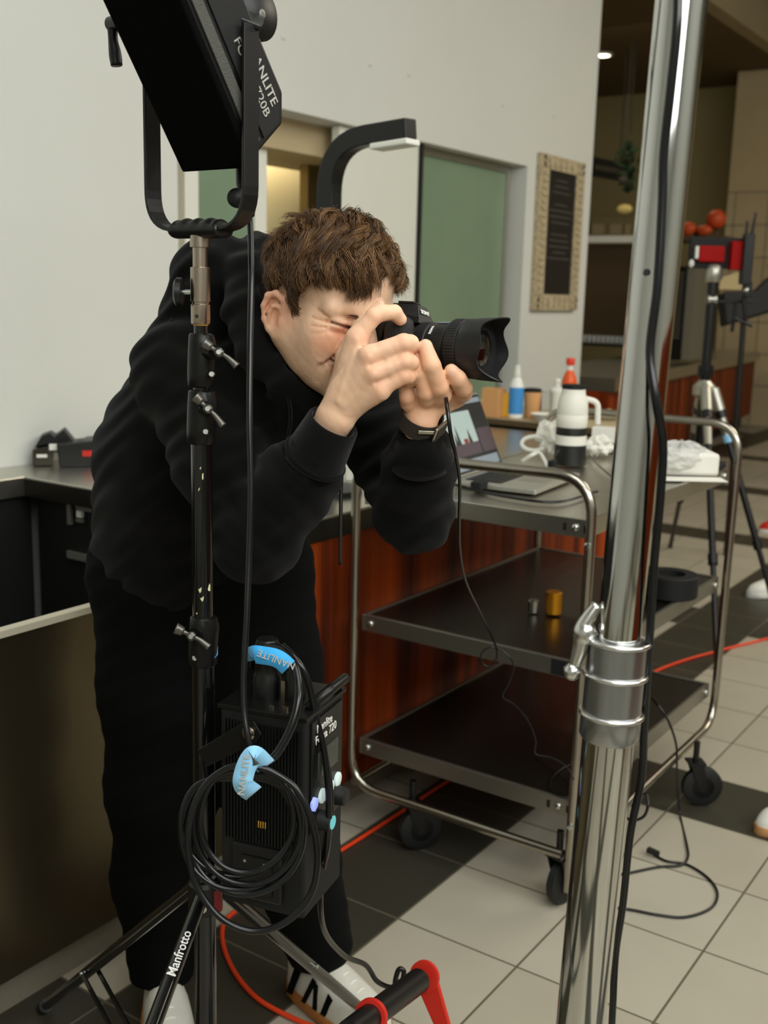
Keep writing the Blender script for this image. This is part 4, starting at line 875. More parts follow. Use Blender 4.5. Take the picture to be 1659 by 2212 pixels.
# plug under the head
a, b = P(527, 365, zt + .03), P(537, 462, zt + .03)
bm = BM(); d = (b - a); lathe(bm, a, d, [(0, .011), (.02, .0125), (.03, .0115), (.034, .0125), (.038, .0115), (.042, .0125), (.05, .010), (.062, .0075)], 20); obj('plug', bm, 'black', e, smooth=True)
bm = BM(); c = P(512, 428, zt + .02); lathe(bm, c + hf * .006, -hf, [(0, .010), (.002, .0125), (.010, .0125), (.012, .010)], 20, side=UP); cyl(bm, c, c + hr * .012, .006); obj('lock_knob', bm, 'black', e, smooth=True)

# ================================================================== ballast hanging on the stand
zb = 1.50
e = empty('lamp_ballast', P(560, 1990, zb + .1), 'black finned lamp power supply hanging on the light stand', 'power supply')
bR = hr * .93 - hf * .36; bF = -hf * .93 - hr * .36                      # its right and front directions
tl = P(476, 1518, 1.475)                                               # front top left corner
Wb, Hb, Db = .128, .292, .125
g = lambda u, v, w: tl + bR * u - UP * v - bF * w
bm = BM(); prism(bm, [g(0, .006, 0), g(Wb, .006, 0), g(Wb, Hb, 0), g(0, Hb, 0)], -bF * Db); bd = obj('body', bm, 'blackmatte', e, bevel=.004)
bm = BM()
for k in range(24): prism(bm, [g(.008 + k * .0048, .02, 0), g(.0098 + k * .0048, .02, 0), g(.0098 + k * .0048, Hb - .1, 0), g(.008 + k * .0048, Hb - .1, 0)], bF * .004)
obj('fins', bm, 'black', e)
bm = BM(); prism(bm, [g(-.003, 0, -.004), g(Wb + .003, 0, -.004), g(Wb + .003, .006, -.004), g(-.003, .006, -.004)], -bF * (Db + .006)); obj('top_plate', bm, 'casting', e, bevel=.001)
# right-hand control face (normal bR) with a screen, buttons and dials
r_ = lambda w, v, h=0: g(Wb + h, v, w)
def plate(name, w0, w1, v0, v1, h0, h1, mt, parent=e, bev=0):
    bm = BM(); prism(bm, [r_(w0, v0, h0), r_(w1, v0, h0), r_(w1, v1, h0), r_(w0, v1, h0)], bR * (h1 - h0)); return obj(name, bm, mt, parent, bevel=bev)
cf = plate('control_panel', .012, .112, .012, Hb - .12, 0, .004, 'black', bev=.001)
plate('display', .03, .095, .062, .098, .0041, .0055, 'lcd', cf)
for k in range(4):
    c = r_(.016 + k * .026, .128 - k * .001, .0045); bm = BM(); lathe(bm, c, bR, [(0, .0105), (.003, .0105), (.004, .009)], 6 if k == 0 else 18, side=UP); obj('button', bm, 'ledb' if k == 0 else 'ledw', cf, smooth=True)
c = r_(.04, .162, .004); bm = BM(); lathe(bm, c, bR, [(0, .014), (.018, .0125), (.019, .011)], 24, side=UP); kb = obj('dial', bm, 'rubbermat', cf, smooth=True)
bm = BM(); lathe(bm, c + bR * .0191, bR, [(0, .0095), (.0008, .0095)], 24, side=UP); obj('dial_face', bm, 'cyan', kb)
c = r_(.088, .146, .004); bm = BM(); lathe(bm, c, bR, [(0, .014), (.018, .0125), (.019, .011)], 24, side=UP); obj('dial', bm, 'rubbermat', cf, smooth=True)
text('lettering', 'Nanlite', r_(.05, .026, .0046), -bF, UP, .017, 'whiteprint', cf); text('lettering', 'Forza 720', r_(.055, .041, .0046), -bF, UP, .017, 'whiteprint', cf)
text('gold_mark', 'IIII', g(.068, .095, -.0045), bR, UP, .012, 'gold', e); text('gold_mark', 'IIII', g(.066, .163, -.0045), bR, UP, .014, 'gold', e)
# socket plate low on the front
bm = BM(); prism(bm, [g(.02, .195, 0), g(.098, .195, 0), g(.098, .275, 0), g(.02, .275, 0)], bF * .008); sk = obj('battery_plate', bm, 'black', e, bevel=.003)
bm = BM(); prism(bm, [g(.036, .21, -.0082), g(.084, .21, -.0082), g(.084, .265, -.0082), g(.036, .265, -.0082)], bF * .003); obj('battery_slot', bm, 'void', sk)
for u in (.044, .074):
    bm = BM(); cyl(bm, g(u, .216, -.0112), g(u, .216, -.013), .0022, n=10); obj('contact_pin', bm, 'screw', sk)
# hanging bracket with bolt
c = g(.050, .030, -.006); a = g(-.015, .075, -.006); bm = BM(); X, Y_, Z = frame(a - c, UP); rings = []
bm = BM(); prism(bm, [c - X * .014 + Y_ * .010, c - X * .014 - Y_ * .010, c - Y_ * .016, a - Y_ * .013 + X * .01, a + Y_ * .013 + X * .01, c + Y_ * .016], bF * .004); br = obj('bracket', bm, 'casting', e, bevel=.001)
bm = BM(); lathe(bm, c + bF * .004, bF, [(0, .0095), (.004, .0095), (.006, .007)], 24, side=UP); obj('bracket_bolt', bm, 'nickel', br, smooth=True)
bm = BM(); cyl(bm, c + bF * .0061, c + bF * .0066, .003, n=6); obj('hex_socket', bm, 'blackmatte', br)
# top items: round connector, rear handle, bits
c = g(.045, 0, .05); bm = BM(); lathe(bm, c, UP, [(0, .019), (.03, .019), (.034, .0165), (.05, .0165), (.054, .019), (.07, .019), (.082, .014)], 28); obj('power_connector', bm, 'black', e, smooth=True)
c = g(.085, 0, .055); bm = BM(); lathe(bm, c, UP, [(0, .015), (.04, .015), (.045, .012)], 24); obj('aux_connector', bm, 'black', e, smooth=True)
for k, (u, w, h_) in enumerate(((.072, .01, .004), (.092, .012, .005), (.02, .03, .003), (.075, .04, .03))):
    bm = BM(); box(bm, g(u, -h_ / 2, w), (.006, .004, h_), (bR, bF, UP)); obj('latch', bm, 'nickel', e)
a = g(Wb - .02, -.004, .10); bm = BM(); tube(bm, fillet([g(Wb - .012, 0, .03), g(Wb + .01, -.022, .05), g(Wb + .01, -.022, .11), g(Wb - .012, 0, .12)], .012, 5), .0075, 10, smooth=False); obj('carry_handle', bm, 'black', e, smooth='all')

# ================================================================== coiled cable and straps
bm = BM()
tube(bm, [P(x, y, z) for x, y, z in ((537, 462, 1.43), (541, 500, 1.42), (543, 600, 1.40), (540, 760, 1.395), (539, 900, 1.39), (542, 1050, 1.39), (538, 1200, 1.39), (533, 1330, 1.385), (527, 1450, 1.38), (527, 1530, 1.375), (535, 1590, 1.37), (548, 1640, 1.37))], .0041, 12)
obj('power_cord', bm, 'rubber', LAMP, smooth='all')
bm = BM(); random.seed(4); pts = []
cxp, cyp = 545, 1800; turns = 5
N = 14
for k in range(turns * N + 1):
    t = k / N; th = math.pi / 2 + 2 * math.pi * t; ring = int(t)
    RG = ((435, 600, 1872), (424, 646, 1898), (410, 652, 1924), (393, 657, 1940), (388, 640, 1906), (400, 630, 1880)); fa = t - ring
    l_, r_2, b_2 = (RG[min(ring, 5)][i_] * (1 - fa) + RG[min(ring + 1, 5)][i_] * fa for i_ in range(3))
    ra = 138 - 9 * ((ring * 2) % 5) - 3 * ring; rb = 150 - 8 * ((ring * 3) % 5); ox = (-8, 12, -14, 2, -4, 6)[ring % 6] * (t % 1 if ring == 0 else 1); oy = -16 * (1 - math.sin(th)) * .1 * ring
    # all turns squeezed together where the strap holds them (top)
    tp_ = max(0, math.sin(th)) ** 3
    x = (l_ + r_2) / 2 + math.cos(th) * (r_2 - l_) / 2; y = (1662 + b_2) / 2 - math.sin(th) * (b_2 - 1662) / 2
    y = y * (1 - .7 * tp_) + (1668 + ring * 6) * .7 * tp_
    pts.append(P(x, y, 1.385 + .004 * ring - .012 * math.sin(th * 1.0 + ring) * .4))
tube(bm, pts, .0042, 12, k=5)
co = tag(obj('coiled_cable', bm, 'rubber', None, smooth='all'), 'big loose coil of black cable hanging below the light blue strap', 'cable')
bm = BM(); pts = [(548, 1655), (590, 1668), (640, 1705), (672, 1770), (686, 1850), (672, 1930), (620, 1990), (548, 2012), (480, 1985), (430, 1925), (408, 1850), (410, 1770), (440, 1700), (490, 1660), (548, 1650)]
tube(bm, [P(x, y, 1.37 - (.0) * i) for i, (x, y) in enumerate(pts)], .0043, 12); obj('outer_loop', bm, 'rubber', co, smooth='all')
bm = BM(); tube(bm, [P(*q_) for q_ in ((560, 1660, 1.38), (600, 1625, 1.385), (633, 1560, 1.39), (645, 1500, 1.40), (640, 1450, 1.42), (622, 1415, 1.44), (600, 1400, 1.455), (570, 1402, 1.47), (548, 1420, 1.50), (545, 1440, 1.52))], .0056, 12); tag(obj('connector_cable', bm, 'rubber', None, smooth='all'), 'thick black cable arching from the coil to the power supply socket', 'cable')
bm = BM(); tube(bm, [P(*q_) for q_ in ((610, 1395, 1.47), (640, 1425, 1.45), (665, 1470, 1.45), (680, 1540, 1.46), (700, 1620, 1.47), (710, 1720, 1.48), (708, 1820, 1.5), (697, 1880, 1.55), (692, 1960, 1.62), (705, 2020, 1.72), (745, 2065, 1.85), (790, 2085, 1.92), (815, 2120, 1.95), (848, 2133, 1.97), (868, 2118, 1.97), (872, 2098, 1.97), (862, 2094, 1.97), (854, 2118, 1.97), (852, 2150, 1.97))], .0046, 12); tag(obj('mains_cable', bm, 'rubber', None, smooth='all'), 'black cable running down beside the power supply to the clamp on the floor', 'cable')
bm = BM(); tube(bm, [P(*q_) for q_ in ((696, 1600, 1.48), (712, 1680, 1.49), (716, 1760, 1.5), (706, 1830, 1.52), (694, 1862, 1.53), (700, 1780, 1.53), (690, 1700, 1.53), (676, 1640, 1.52))], .0036, 10); tag(obj('spare_loop', bm, 'rubber', None, smooth='all'), 'narrow black cable loop at the right side of the power supply', 'cable')
def ribbon(pts, hw, nrm_hint, th=.0012):
    bm = BM(); path = catmull(pts, 8); rings = []
    for i, p in enumerate(path):
        t = (path[min(i + 1, len(path) - 1)] - path[max(i - 1, 0)]).normalized(); n_ = V(nrm_hint); n_ = (n_ - t * n_.dot(t)).normalized(); s = t.cross(n_); w = hw(i / (len(path) - 1)) if callable(hw) else hw
        rings.append(addverts(bm, [p + s * w + n_ * th / 2, p - s * w + n_ * th / 2, p - s * w - n_ * th / 2, p + s * w - n_ * th / 2]))
    ringface(bm, rings); return bm, path
st = [P(*q_) for q_ in ((552, 1402, 1.42), (548, 1416, 1.405), (560, 1422, 1.40), (590, 1420, 1.398), (612, 1434, 1.398), (624, 1447, 1.40))]
bm, pa = ribbon([P(553, 1425, 1.42), P(548, 1414, 1.402), P(570, 1416, 1.397), P(592, 1420, 1.395), (P(608, 1428, 1.395)), P(623, 1442, 1.397)], .0115, ct); s1 = tag(obj('cable_strap', bm, 'bluestrap', None, smooth='all'), 'bright blue cable strap curling above the power supply', 'strap')
c = P(597, 1424, 1.394); text('lettering', 'NANLITE', c + ct * .0012, -(cr * .93 - cu * .36), -(cr * .36 + cu * .93), .0125, 'printed', s1, bold=.01)
bm, pa = ribbon([P(575, 1655, 1.372), P(552, 1633, 1.352), P(540, 1640, 1.350), P(528, 1668, 1.350), P(526, 1695, 1.352), P(548, 1714, 1.37)], .0125, ct + cr * .1); s2 = tag(obj('cable_strap', bm, 'bluestrap2', None, smooth='all'), 'light blue cable strap tied around the top of the cable coil', 'strap')
text('lettering', 'NANLITE', P(528, 1674, 1.3465), -(cr * -.16 + cu * -.98), cr * -.98 + cu * .16, .0125, 'printed', s2, bold=.01)

# clamp with red levers at the bottom
a, b = P(752, 2232, 1.62), P(905, 2118, 1.86)
e = empty('spring_clamp', V((a.x, a.y, .05)), 'black clamp bar with bright orange red levers at the bottom edge', 'clamp')
d = (b - a).normalized(); bm = BM(); lathe(bm, a, d, [(0, .019), (.1, .02), ((b - a).length - .002, .0205)], 28); obj('bar', bm, 'black', e, smooth=True)
for y_, pq in ((0, a + (b - a) * .28), (1, b + d * .02)):
    bm = BM(); lathe(bm, pq, d, [(0, .0205), (.001, .0265), (.009, .0265), (.010, .0205)], 28); lv = obj('lever_ring', bm, 'red', e, smooth=True)
    bm = BM(); dn = (-UP * .8 + hr * .35 - hf * .3).normalized(); X, Y_, Z = frame(dn, d); prism(bm, [pq + Z * .022 + d * .0, pq - Z * .02, pq + X * .13 - Z * .010, pq + X * .13 + Z * .010], d * .010); obj('lever', bm, 'red', lv, bevel=.002)
    bm = BM(); lathe(bm, pq + d * .011, d, [(0, .016), (.006, .014), (.008, .006)], 20); obj('end_bolt', bm, 'screw', lv, smooth=True)
# shoes of people outside the frame
def shoe(name, toe, heel, mt_u, mt_s, label, w=.05, h=.1, parent=None):
    toe, heel = V(toe), V(heel); d = (toe - heel); L = d.length; d.normalize(); s = UP.cross(d)
    e = empty(name, V((heel.x, heel.y, 0)), label, 'shoe') if parent is None else empty(name, V((heel.x, heel.y, 0)))
    if parent is not None: e.parent = parent; e.matrix_parent_inverse = parent.matrix_basis.inverted()
    def outline(t): return w * (.62 + .38 * math.sin(max(0, (t - .05)) * 2.6)) * min(1, (t + .02) / .10) ** .5 * min(1, (1.01 - t) / .16) ** .5
    bm = BM(); rings = []
    for i in range(25):
        t = i / 24; ww = outline(t) * 1.06; c = heel + d * (t * L); c.z = 0
        rings.append(addverts(bm, [c + s * x * ww + UP * z for x, z in ((-1, .004), (-.9, 0), (.9, 0), (1, .004), (1.02, .02), (.98, .026 + .006 * (t < .3)), (-.98, .026 + .006 * (t < .3)), (-1.02, .02))]))
    ringface(bm, rings); so = obj('sole', bm, mt_s, e, smooth=True)
    bm = BM(); rings = []
    for i in range(25):
        t = i / 24; ww = outline(t) * .97; c = heel + d * (t * L * .985 + .002); c.z = .022
        hh = h * (1 - .1 * t) if t < .35 else h * (.965 - 1.0 * (t - .35)) ; hh = max(.022, hh) * min(1, (1.02 - t) / .12) ** .4
        rings.append(addverts(bm, [c + s * (ww * math.cos(a) * (1 if math.sin(a) < .3 else (1 - .45 * (t < .45) * (math.sin(a) - .3)))) + UP * (hh * max(0, math.sin(a)) ** .7 if math.sin(a) > 0 else 0) for a in (math.pi * j / 12 for j in range(13))]))
    for r0, r1 in zip(rings, rings[1:]):
        for j in range(12): bm.faces.new((r0[j], r0[j + 1], r1[j + 1], r1[j]))
    bm.faces.new(rings[0][::-1]); bm.faces.new(rings[-1]); up = obj('upper', bm, mt_u, e, smooth=60)
    bm = BM()
    for k in range(5):
        t = .42 + k * .075; c = heel + d * (t * L); z = .022 + h * (.965 - 1.0 * (t - .35)) * .93
        tube(bm, [V((c.x, c.y, z - .012)) + s * w * .5, V((c.x, c.y, z + .004)), V((c.x, c.y, z - .012)) - s * w * .5], .0032, 6)
    obj('laces', bm, 'white', e, smooth='all'); return e, d, s, L
t_ = onZ(1632, 1800, .0); shoe('white_shoe', t_ + hr * .0, t_ + hr * .27 + hf * .05, 'white', 'kraft', 'toe of a white shoe entering at the right edge on the tiles')
t_ = onZ(1614, 1290, .0); shoe('white_shoe', t_, t_ + hr * .27 + hf * .08, 'white', 'white', 'white shoe toe behind the tripod leg at right')
t_ = onZ(1640, 1150, .0); shoe('red_shoe', t_, t_ + hr * .26 + hf * .05, 'red', 'white', 'red and white shoe at the right edge in the distance')
# ================================================================== organic shapes: distance fields meshed on a sparse grid
class SDF:
    def __init__(s): s.it = []
    def cap(s, a, b, ra, rb=None, k=.01, op='+'):
        a, b = np.array(a, float), np.array(b, float); rb = ra if rb is None else rb
        s.it.append(('c', a, b, ra, rb, k, op, (a + b) / 2, np.linalg.norm(b - a) / 2 + max(ra, rb))); return s
    def chain(s, pts, rs, k=.01, op='+'):
        for i in range(len(pts) - 1): s.cap(pts[i], pts[i + 1], rs[i], rs[i + 1], k, op)
        return s
    def ell(s, c, r, ax=None, k=.01, op='+'):
        ax = np.eye(3) if ax is None else np.array([list(v) for v in ax]); c = np.array(c, float); r = np.array(r, float)
        s.it.append(('e', c, ax, r, 0, k, op, c, r.max())); return s
    def plane(s, c, n, k=.01):            # keep the side the normal points away from
        s.it.append(('p', np.array(c, float), np.array(n, float), 0, 0, k, 'p', np.array(c, float), 1e3)); return s
    def ev(s, p, items=None):
        d = np.full(len(p), 1e3)
        for t in (s.it if items is None else items):
            if t[0] == 'c':
                pa = p - t[1]; ba = t[2] - t[1]; h = np.clip(pa @ ba / max(1e-12, ba @ ba), 0, 1)
                e = np.sqrt(((pa - h[:, None] * ba) ** 2).sum(1)) - (t[3] + (t[4] - t[3]) * h)
            elif t[0] == 'e':
                q = (p - t[1]) @ t[2].T; k0 = np.sqrt(((q / t[3]) ** 2).sum(1)); k1 = np.sqrt(((q / t[3] ** 2) ** 2).sum(1)); e = k0 * (k0 - 1) / np.maximum(k1, 1e-9)
            else: e = (p - t[1]) @ t[2]
            k = t[5]
            if t[6] == '+':
                h = np.clip(.5 + .5 * (d - e) / k, 0, 1); d = d * (1 - h) + e * h - k * h * (1 - h)
            else:
                if t[6] == '-': e = -e
                h = np.clip(.5 + .5 * (e - d) / k, 0, 1); d = d * (1 - h) + e * h + k * h * (1 - h)
        return d
def meshsdf(name, sdf, h, disp=None, B=16):
    it = sdf.it; lo = np.min([t[7] - t[8] for t in it if t[6] == '+'], 0) - 3 * h; hi = np.max([t[7] + t[8] for t in it if t[6] == '+'], 0) + 3 * h
    nb = np.ceil((hi - lo) / (B * h)).astype(int)
    g = np.stack(np.meshgrid(*[np.arange(n) for n in nb], indexing='ij'), -1).reshape(-1, 3)
    cen = lo + (g + .5) * B * h; half = B * h * .5 * 1.7321
    d = sdf.ev(cen); act = g[np.abs(d) < half * 1.15 + .012]
    N = (nb * B + 2).astype(np.int64); off = np.stack(np.meshgrid(*[np.arange(B + 1)] * 3, indexing='ij'), -1).reshape(-1, 3)
    keys, verts, quads = [], [], []
    S = B + 1
    for b in act:
        c = lo + (b + .5) * B * h
        its = [t for t in it if t[6] != '+' or np.linalg.norm(c - t[7]) < t[8] + half + .03]
        its = [t for t in its if t[0] == 'p' or np.linalg.norm(c - t[7]) < t[8] + half + .03]
        if not any(t[6] == '+' for t in its): continue
        p = lo + (b * B + off) * h; v = sdf.ev(p, its)
        if disp is not None: v = v + disp(p, v)
        if v.min() > 0 or v.max() < 0: continue
        v = v.reshape(S, S, S); s_ = v < 0
        cnt = np.zeros((B, B, B), int)
        for i in (0, 1):
            for j in (0, 1):
                for k in (0, 1): cnt += s_[i:i + B, j:j + B, k:k + B]
        ci = np.argwhere((cnt > 0) & (cnt < 8))
        if not len(ci): continue
        acc = np.zeros((len(ci), 3)); w = np.zeros(len(ci))
        for axn in range(3):
            o1, o2 = [a for a in range(3) if a != axn]
            for a in (0, 1):
                for bb in (0, 1):
                    c0 = ci.copy(); c0[:, o1] += a; c0[:, o2] += bb; c1 = c0.copy(); c1[:, axn] += 1
                    v0 = v[tuple(c0.T)]; v1 = v[tuple(c1.T)]; cr_ = (v0 < 0) != (v1 < 0); t = np.where(cr_, v0 / np.where(cr_, v0 - v1, 1), 0)
                    q = c0.astype(float); q[:, axn] += t; acc += q * cr_[:, None]; w += cr_
        gi = ci + b * B; keys.append((gi[:, 0] * N[1] + gi[:, 1]) * N[2] + gi[:, 2]); verts.append(lo + (acc / w[:, None] + b * B) * h)
        for axn in range(3):
            sl0 = [slice(0, B)] * 3; sl1 = [slice(0, B)] * 3; sl1[axn] = slice(1, B + 1)
            e = np.argwhere(s_[tuple(sl0)] != s_[tuple(sl1)])
            if not len(e): continue
            ins = s_[tuple(sl0)][tuple(e.T)]; e = e + b * B; o1, o2 = ((1, 2), (2, 0), (0, 1))[axn]
            q = []
            for a, bb in ((0, 0), (1, 0), (1, 1), (0, 1)):
                f = e.copy(); f[:, o1] -= a; f[:, o2] -= bb; q.append((f[:, 0] * N[1] + f[:, 1]) * N[2] + f[:, 2])
            q = np.stack(q, 1); q[~ins] = q[~ins][:, ::-1]; quads.append(q)
    keys = np.concatenate(keys); verts = np.concatenate(verts); quads = np.concatenate(quads)
    od = np.argsort(keys); keys = keys[od]; verts = verts[od]
    ix = np.searchsorted(keys, quads); ix = np.clip(ix, 0, len(keys) - 1); ok = (keys[ix] == quads).all(1); ix = ix[ok][:, ::-1]
    return rawmesh(name, verts, ix), verts
def rawmesh(name, verts, quads):
    me = bpy.data.meshes.new(name); n = quads.shape[1]
    me.vertices.add(len(verts)); me.vertices.foreach_set('co', np.asarray(verts, np.float32).ravel())
    me.loops.add(len(quads) * n); me.loops.foreach_set('vertex_index', quads.astype(np.int32).ravel())
    me.polygons.add(len(quads)); me.polygons.foreach_set('loop_start', np.arange(0, len(quads) * n, n, dtype=np.int32)); me.polygons.foreach_set('loop_total', np.full(len(quads), n, np.int32))
    me.update(calc_edges=True); me.validate(); return me
def vcol(me, cols, name='tint'):
    at = me.color_attributes.new(name, 'FLOAT_COLOR', 'POINT'); c = np.ones((len(cols), 4), np.float32); c[:, :3] = cols; at.data.foreach_set('color', c.ravel())
def sm(a, b, x): t = np.clip((x - a) / (b - a), 0, 1); return t * t * (3 - 2 * t)
def lin(*c): return np.array(rgb(*c)[:3])

# ================================================================== the man
person = empty('person', onZ(520, 2180, 0), 'young man in black hoodie bending forward to shoot with a camera', 'person')
tanyaw = .88
Fh = (hr * math.cos(tanyaw) - hf * math.sin(tanyaw)).normalized(); Rh = Fh.cross(UP).normalized()
pit = .30; rol = -.05
Ff = Fh * math.cos(pit) - UP * math.sin(pit); Uf = UP * math.cos(pit) + Fh * math.sin(pit)
Uh = Uf * math.cos(rol) + Rh * math.sin(rol); Rr = Rh * math.cos(rol) - Uf * math.sin(rol); Fh = Ff; Rh = Rr
HC = P(712, 653, 1.590)
AX = np.array([list(Fh), list(Rh), list(Uh)])
def hd(f, r, u): return np.array(HC) + AX.T @ np.array([f, r, u])
def toh(p): return (p - np.array(HC)) @ AX.T
def Pn(*a): return np.array(P(*a))

sk = SDF(); GR = []
E = lambda c, r, k=.012, op='+', ax=None: sk.ell(hd(*c), r, AX if ax is None else ax, k, op)
# skull, brow and face
E((-.008, 0, .033), (.096, .077, .072)); E((.038, 0, .040), (.055, .062, .055), .02); E((.045, 0, -.025), (.046, .057, .06), .02)
E((.048, 0, -.072), (.040, .044, .042), .02)
for s in (-1, 1):
    sk.cap(hd(-.010, .058 * s, -.050), hd(.074, .016 * s, -.103), .019, .017, .022)
    sk.cap(hd(-.004, .062 * s, -.008), hd(-.010, .058 * s, -.050), .016, .018, .02)
    E((.052, .044 * s, -.024), (.024, .022, .022), .028)                 # cheek bone
    E((.060, .037 * s, -.046), (.020, .020, .022), .024)                 # cheek raised by the smile
    E((.022, .052 * s, -.055), (.036, .014, .040), .024)                 # side of the jaw
    E((.052, .034 * s, -.080), (.026, .018, .024), .022)
    sk.cap(hd(.086, .012 * s, .015), hd(.070, .050 * s, .013), .011, .010, .014)   # brow
E((.080, 0, -.106), (.020, .022, .016), .014)                            # chin
sk.cap(hd(.090, 0, .006), hd(.116, 0, -.036), .009, .0135, .012)         # nose
for s in (-1, 1):
    E((.104, .012 * s, -.040), (.012, .0085, .009), .006)
    E((.094, .030 * s, -.004), (.012, .017, .009), .010, '-')
    E((.0735, .033 * s, -.006), (.0145, .018, .012), .006)               # closed lids
    for a_, b_, dp_, w_ in (((.094, .016, -.010), (.070, .055, -.006), .0042, .0022), ((.088, .022, -.021), (.070, .052, -.018), .0018, .0030), ((.072, .050, -.002), (.058, .064, .006), .0016, .0018),
        ((.072, .052, -.008), (.054, .066, -.007), .0016, .0018), ((.071, .051, -.014), (.055, .064, -.018), .0014, .0018), ((.070, .050, -.021), (.058, .061, -.028), .0010, .0020),
        ((.102, .015, -.042), (.086, .037, -.054), .0026, .0036), ((.086, .037, -.054), (.074, .047, -.070), .0032, .0038), ((.074, .047, -.070), (.068, .044, -.090), .0024, .0042), ((.092, .022, -.067), (.076, .041, -.063), .0046, .0028)):
        GR.append((hd(a_[0], a_[1] * s, a_[2]), hd(b_[0], b_[1] * s, b_[2]), dp_, w_))
sk.chain([hd(.093, -.030, -.064), hd(.102, 0, -.071), hd(.090, .026, -.068), hd(.080, .038, -.061)], [.003, .006, .0058, .0026], .004, '-')
sk.chain([hd(.088, -.024, -.060), hd(.099, 0, -.063), hd(.087, .026, -.060)], [.004, .0055, .004], .005)
sk.chain([hd(.084, -.022, -.076), hd(.096, 0, -.081), hd(.083, .022, -.076)], [.004, .0065, .004], .006)
# ears
for s in (-1, 1):
    eo = (-.012, .0735 * s, -.028)
    eax = [list(V(AX[0]) * .93 + V(AX[1]) * (-.36 * s)), list(V(AX[1]) * .93 * 1 + V(AX[0]) * .36 * s), list(AX[2])]
    ef, er, eu = (np.array(v) for v in eax)
    ep = lambda a, b, c: hd(*eo) + ef * a + er * b * s + eu * c
    sk.ell(ep(-.004, .004, .002), (.017, .006, .028), [ef, er, eu], .006)
    rim = [(.010, .006, .014), (.006, .009, .026), (-.006, .011, .031), (-.018, .012, .024), (-.021, .012, .008), (-.017, .010, -.010), (-.008, .007, -.022), (.004, .004, -.029)]
    sk.chain([ep(*q_) for q_ in rim], [.0035, .0042, .0046, .0046, .0044, .0042, .0048, .0062], .004)
    sk.ell(ep(-.003, .0135, -.003), (.0110, .0095, .0145), [ef, er, eu], .005, '-')
    sk.chain([ep(.004, .005, .021), ep(-.009, .009, .020), ep(-.0155, .010, .008), ep(-.015, .009, -.004)], [.003, .003, .003, .002], .003, '-')
    sk.chain([ep(.001, .009, .013), ep(-.008, .010, .012), ep(-.0115, .010, .002), ep(-.010, .008, -.012)], [.002, .0026, .0026, .003], .003)
    sk.ell(ep(.009, .004, -.006), (.005, .006, .008), [ef, er, eu], .005)
# neck, trunk, arms and legs under the clothes
C7 = Pn(545, 770, 1.79)
sk.chain([hd(-.030, 0, -.02), (hd(-.03, 0, -.07) + C7) / 2, C7], [.058, .057, .062], .03)
sk.cap(hd(.035, 0, -.085), (hd(-.01, 0, -.11) + C7) / 2, .03, .045, .03)
sk.chain([C7, Pn(500, 880, 1.87), Pn(420, 1020, 1.95), Pn(405, 1170, 2.03)], [.08, .11, .10, .11], .03)
sk.cap(Pn(400, 800, 1.74), Pn(770, 850, 1.90), .05, .05, .03)
RE, LE = Pn(560, 1175, 1.63), Pn(893, 1112, 1.66)
RW, LW = Pn(727, 898, 1.50), Pn(908, 915, 1.53)
sk.chain([Pn(400, 800, 1.73), RE, RE + (RW - RE) * .45, RW], [.045, .036, .034, .0245], .015)
sk.chain([Pn(770, 850, 1.90), LE, LE + (LW - LE) * .5, LW], [.045, .036, .034, .0215], .015)
HP1, KN1, AN1 = Pn(370, 1240, 2.06), Pn(360, 1680, 2.14), Pn(350, 2085, 2.22)
HP2, KN2, AN2 = Pn(500, 1240, 2.03), Pn(590, 1680, 2.14), Pn(688, 2050, 2.30)
sk.chain([HP1, KN1, AN1], [.08, .055, .035], .03); sk.chain([HP2, KN2, AN2], [.08, .055, .035], .03)
# right hand on the grip: back of the hand towards us
def Hh(w, m, rw, rm, k=.012): sk.cap(Pn(*w), Pn(*m), rw, rm, k)
Hh((727, 898, 1.50), (748, 850, 1.492), .0245, .0225); 
Hh((742, 860, 1.492), (772, 730, 1.468), .021, .0150); Hh((745, 858, 1.490), (797, 768, 1.450), .020, .0140)
Hh((752, 862, 1.490), (808, 806, 1.452), .020, .0135); Hh((760, 872, 1.492), (822, 846, 1.462), .019, .0130)
def finger(pts, rs, k=.0025, k0=.006):
    pts = [Pn(*q_) for q_ in pts]
    for i in range(len(pts) - 1): sk.cap(pts[i], pts[i + 1], rs[i], rs[i + 1], k0 if i == 0 else k)
    return pts
finger([(770, 730, 1.468), (808, 683, 1.462), (822, 676, 1.466), (852, 675, 1.478), (865, 690, 1.486)], [.0135, .0115, .0115, .0105, .0088])
finger([(797, 768, 1.450), (872, 741, 1.448), (886, 742, 1.456), (889, 756, 1.484), (876, 766, 1.510)], [.0132, .0125, .0118, .0105, .009])
finger([(808, 806, 1.452), (873, 781, 1.452), (886, 783, 1.460), (889, 796, 1.486), (878, 804, 1.505)], [.0128, .0120, .0112, .010, .0085])
finger([(820, 840, 1.462), (870, 812, 1.458), (882, 813, 1.466), (885, 824, 1.490), (876, 832, 1.504)], [.012, .0112, .0102, .009, .0078])
finger([(742, 850, 1.505), (748, 770, 1.520), (778, 700, 1.522), (806, 672, 1.520), (818, 660, 1.520)], [.018, .0155, .0125, .0108, .0088])
sk.cap(Pn(745, 830, 1.50), Pn(770, 750, 1.485), .018, .016, .014)
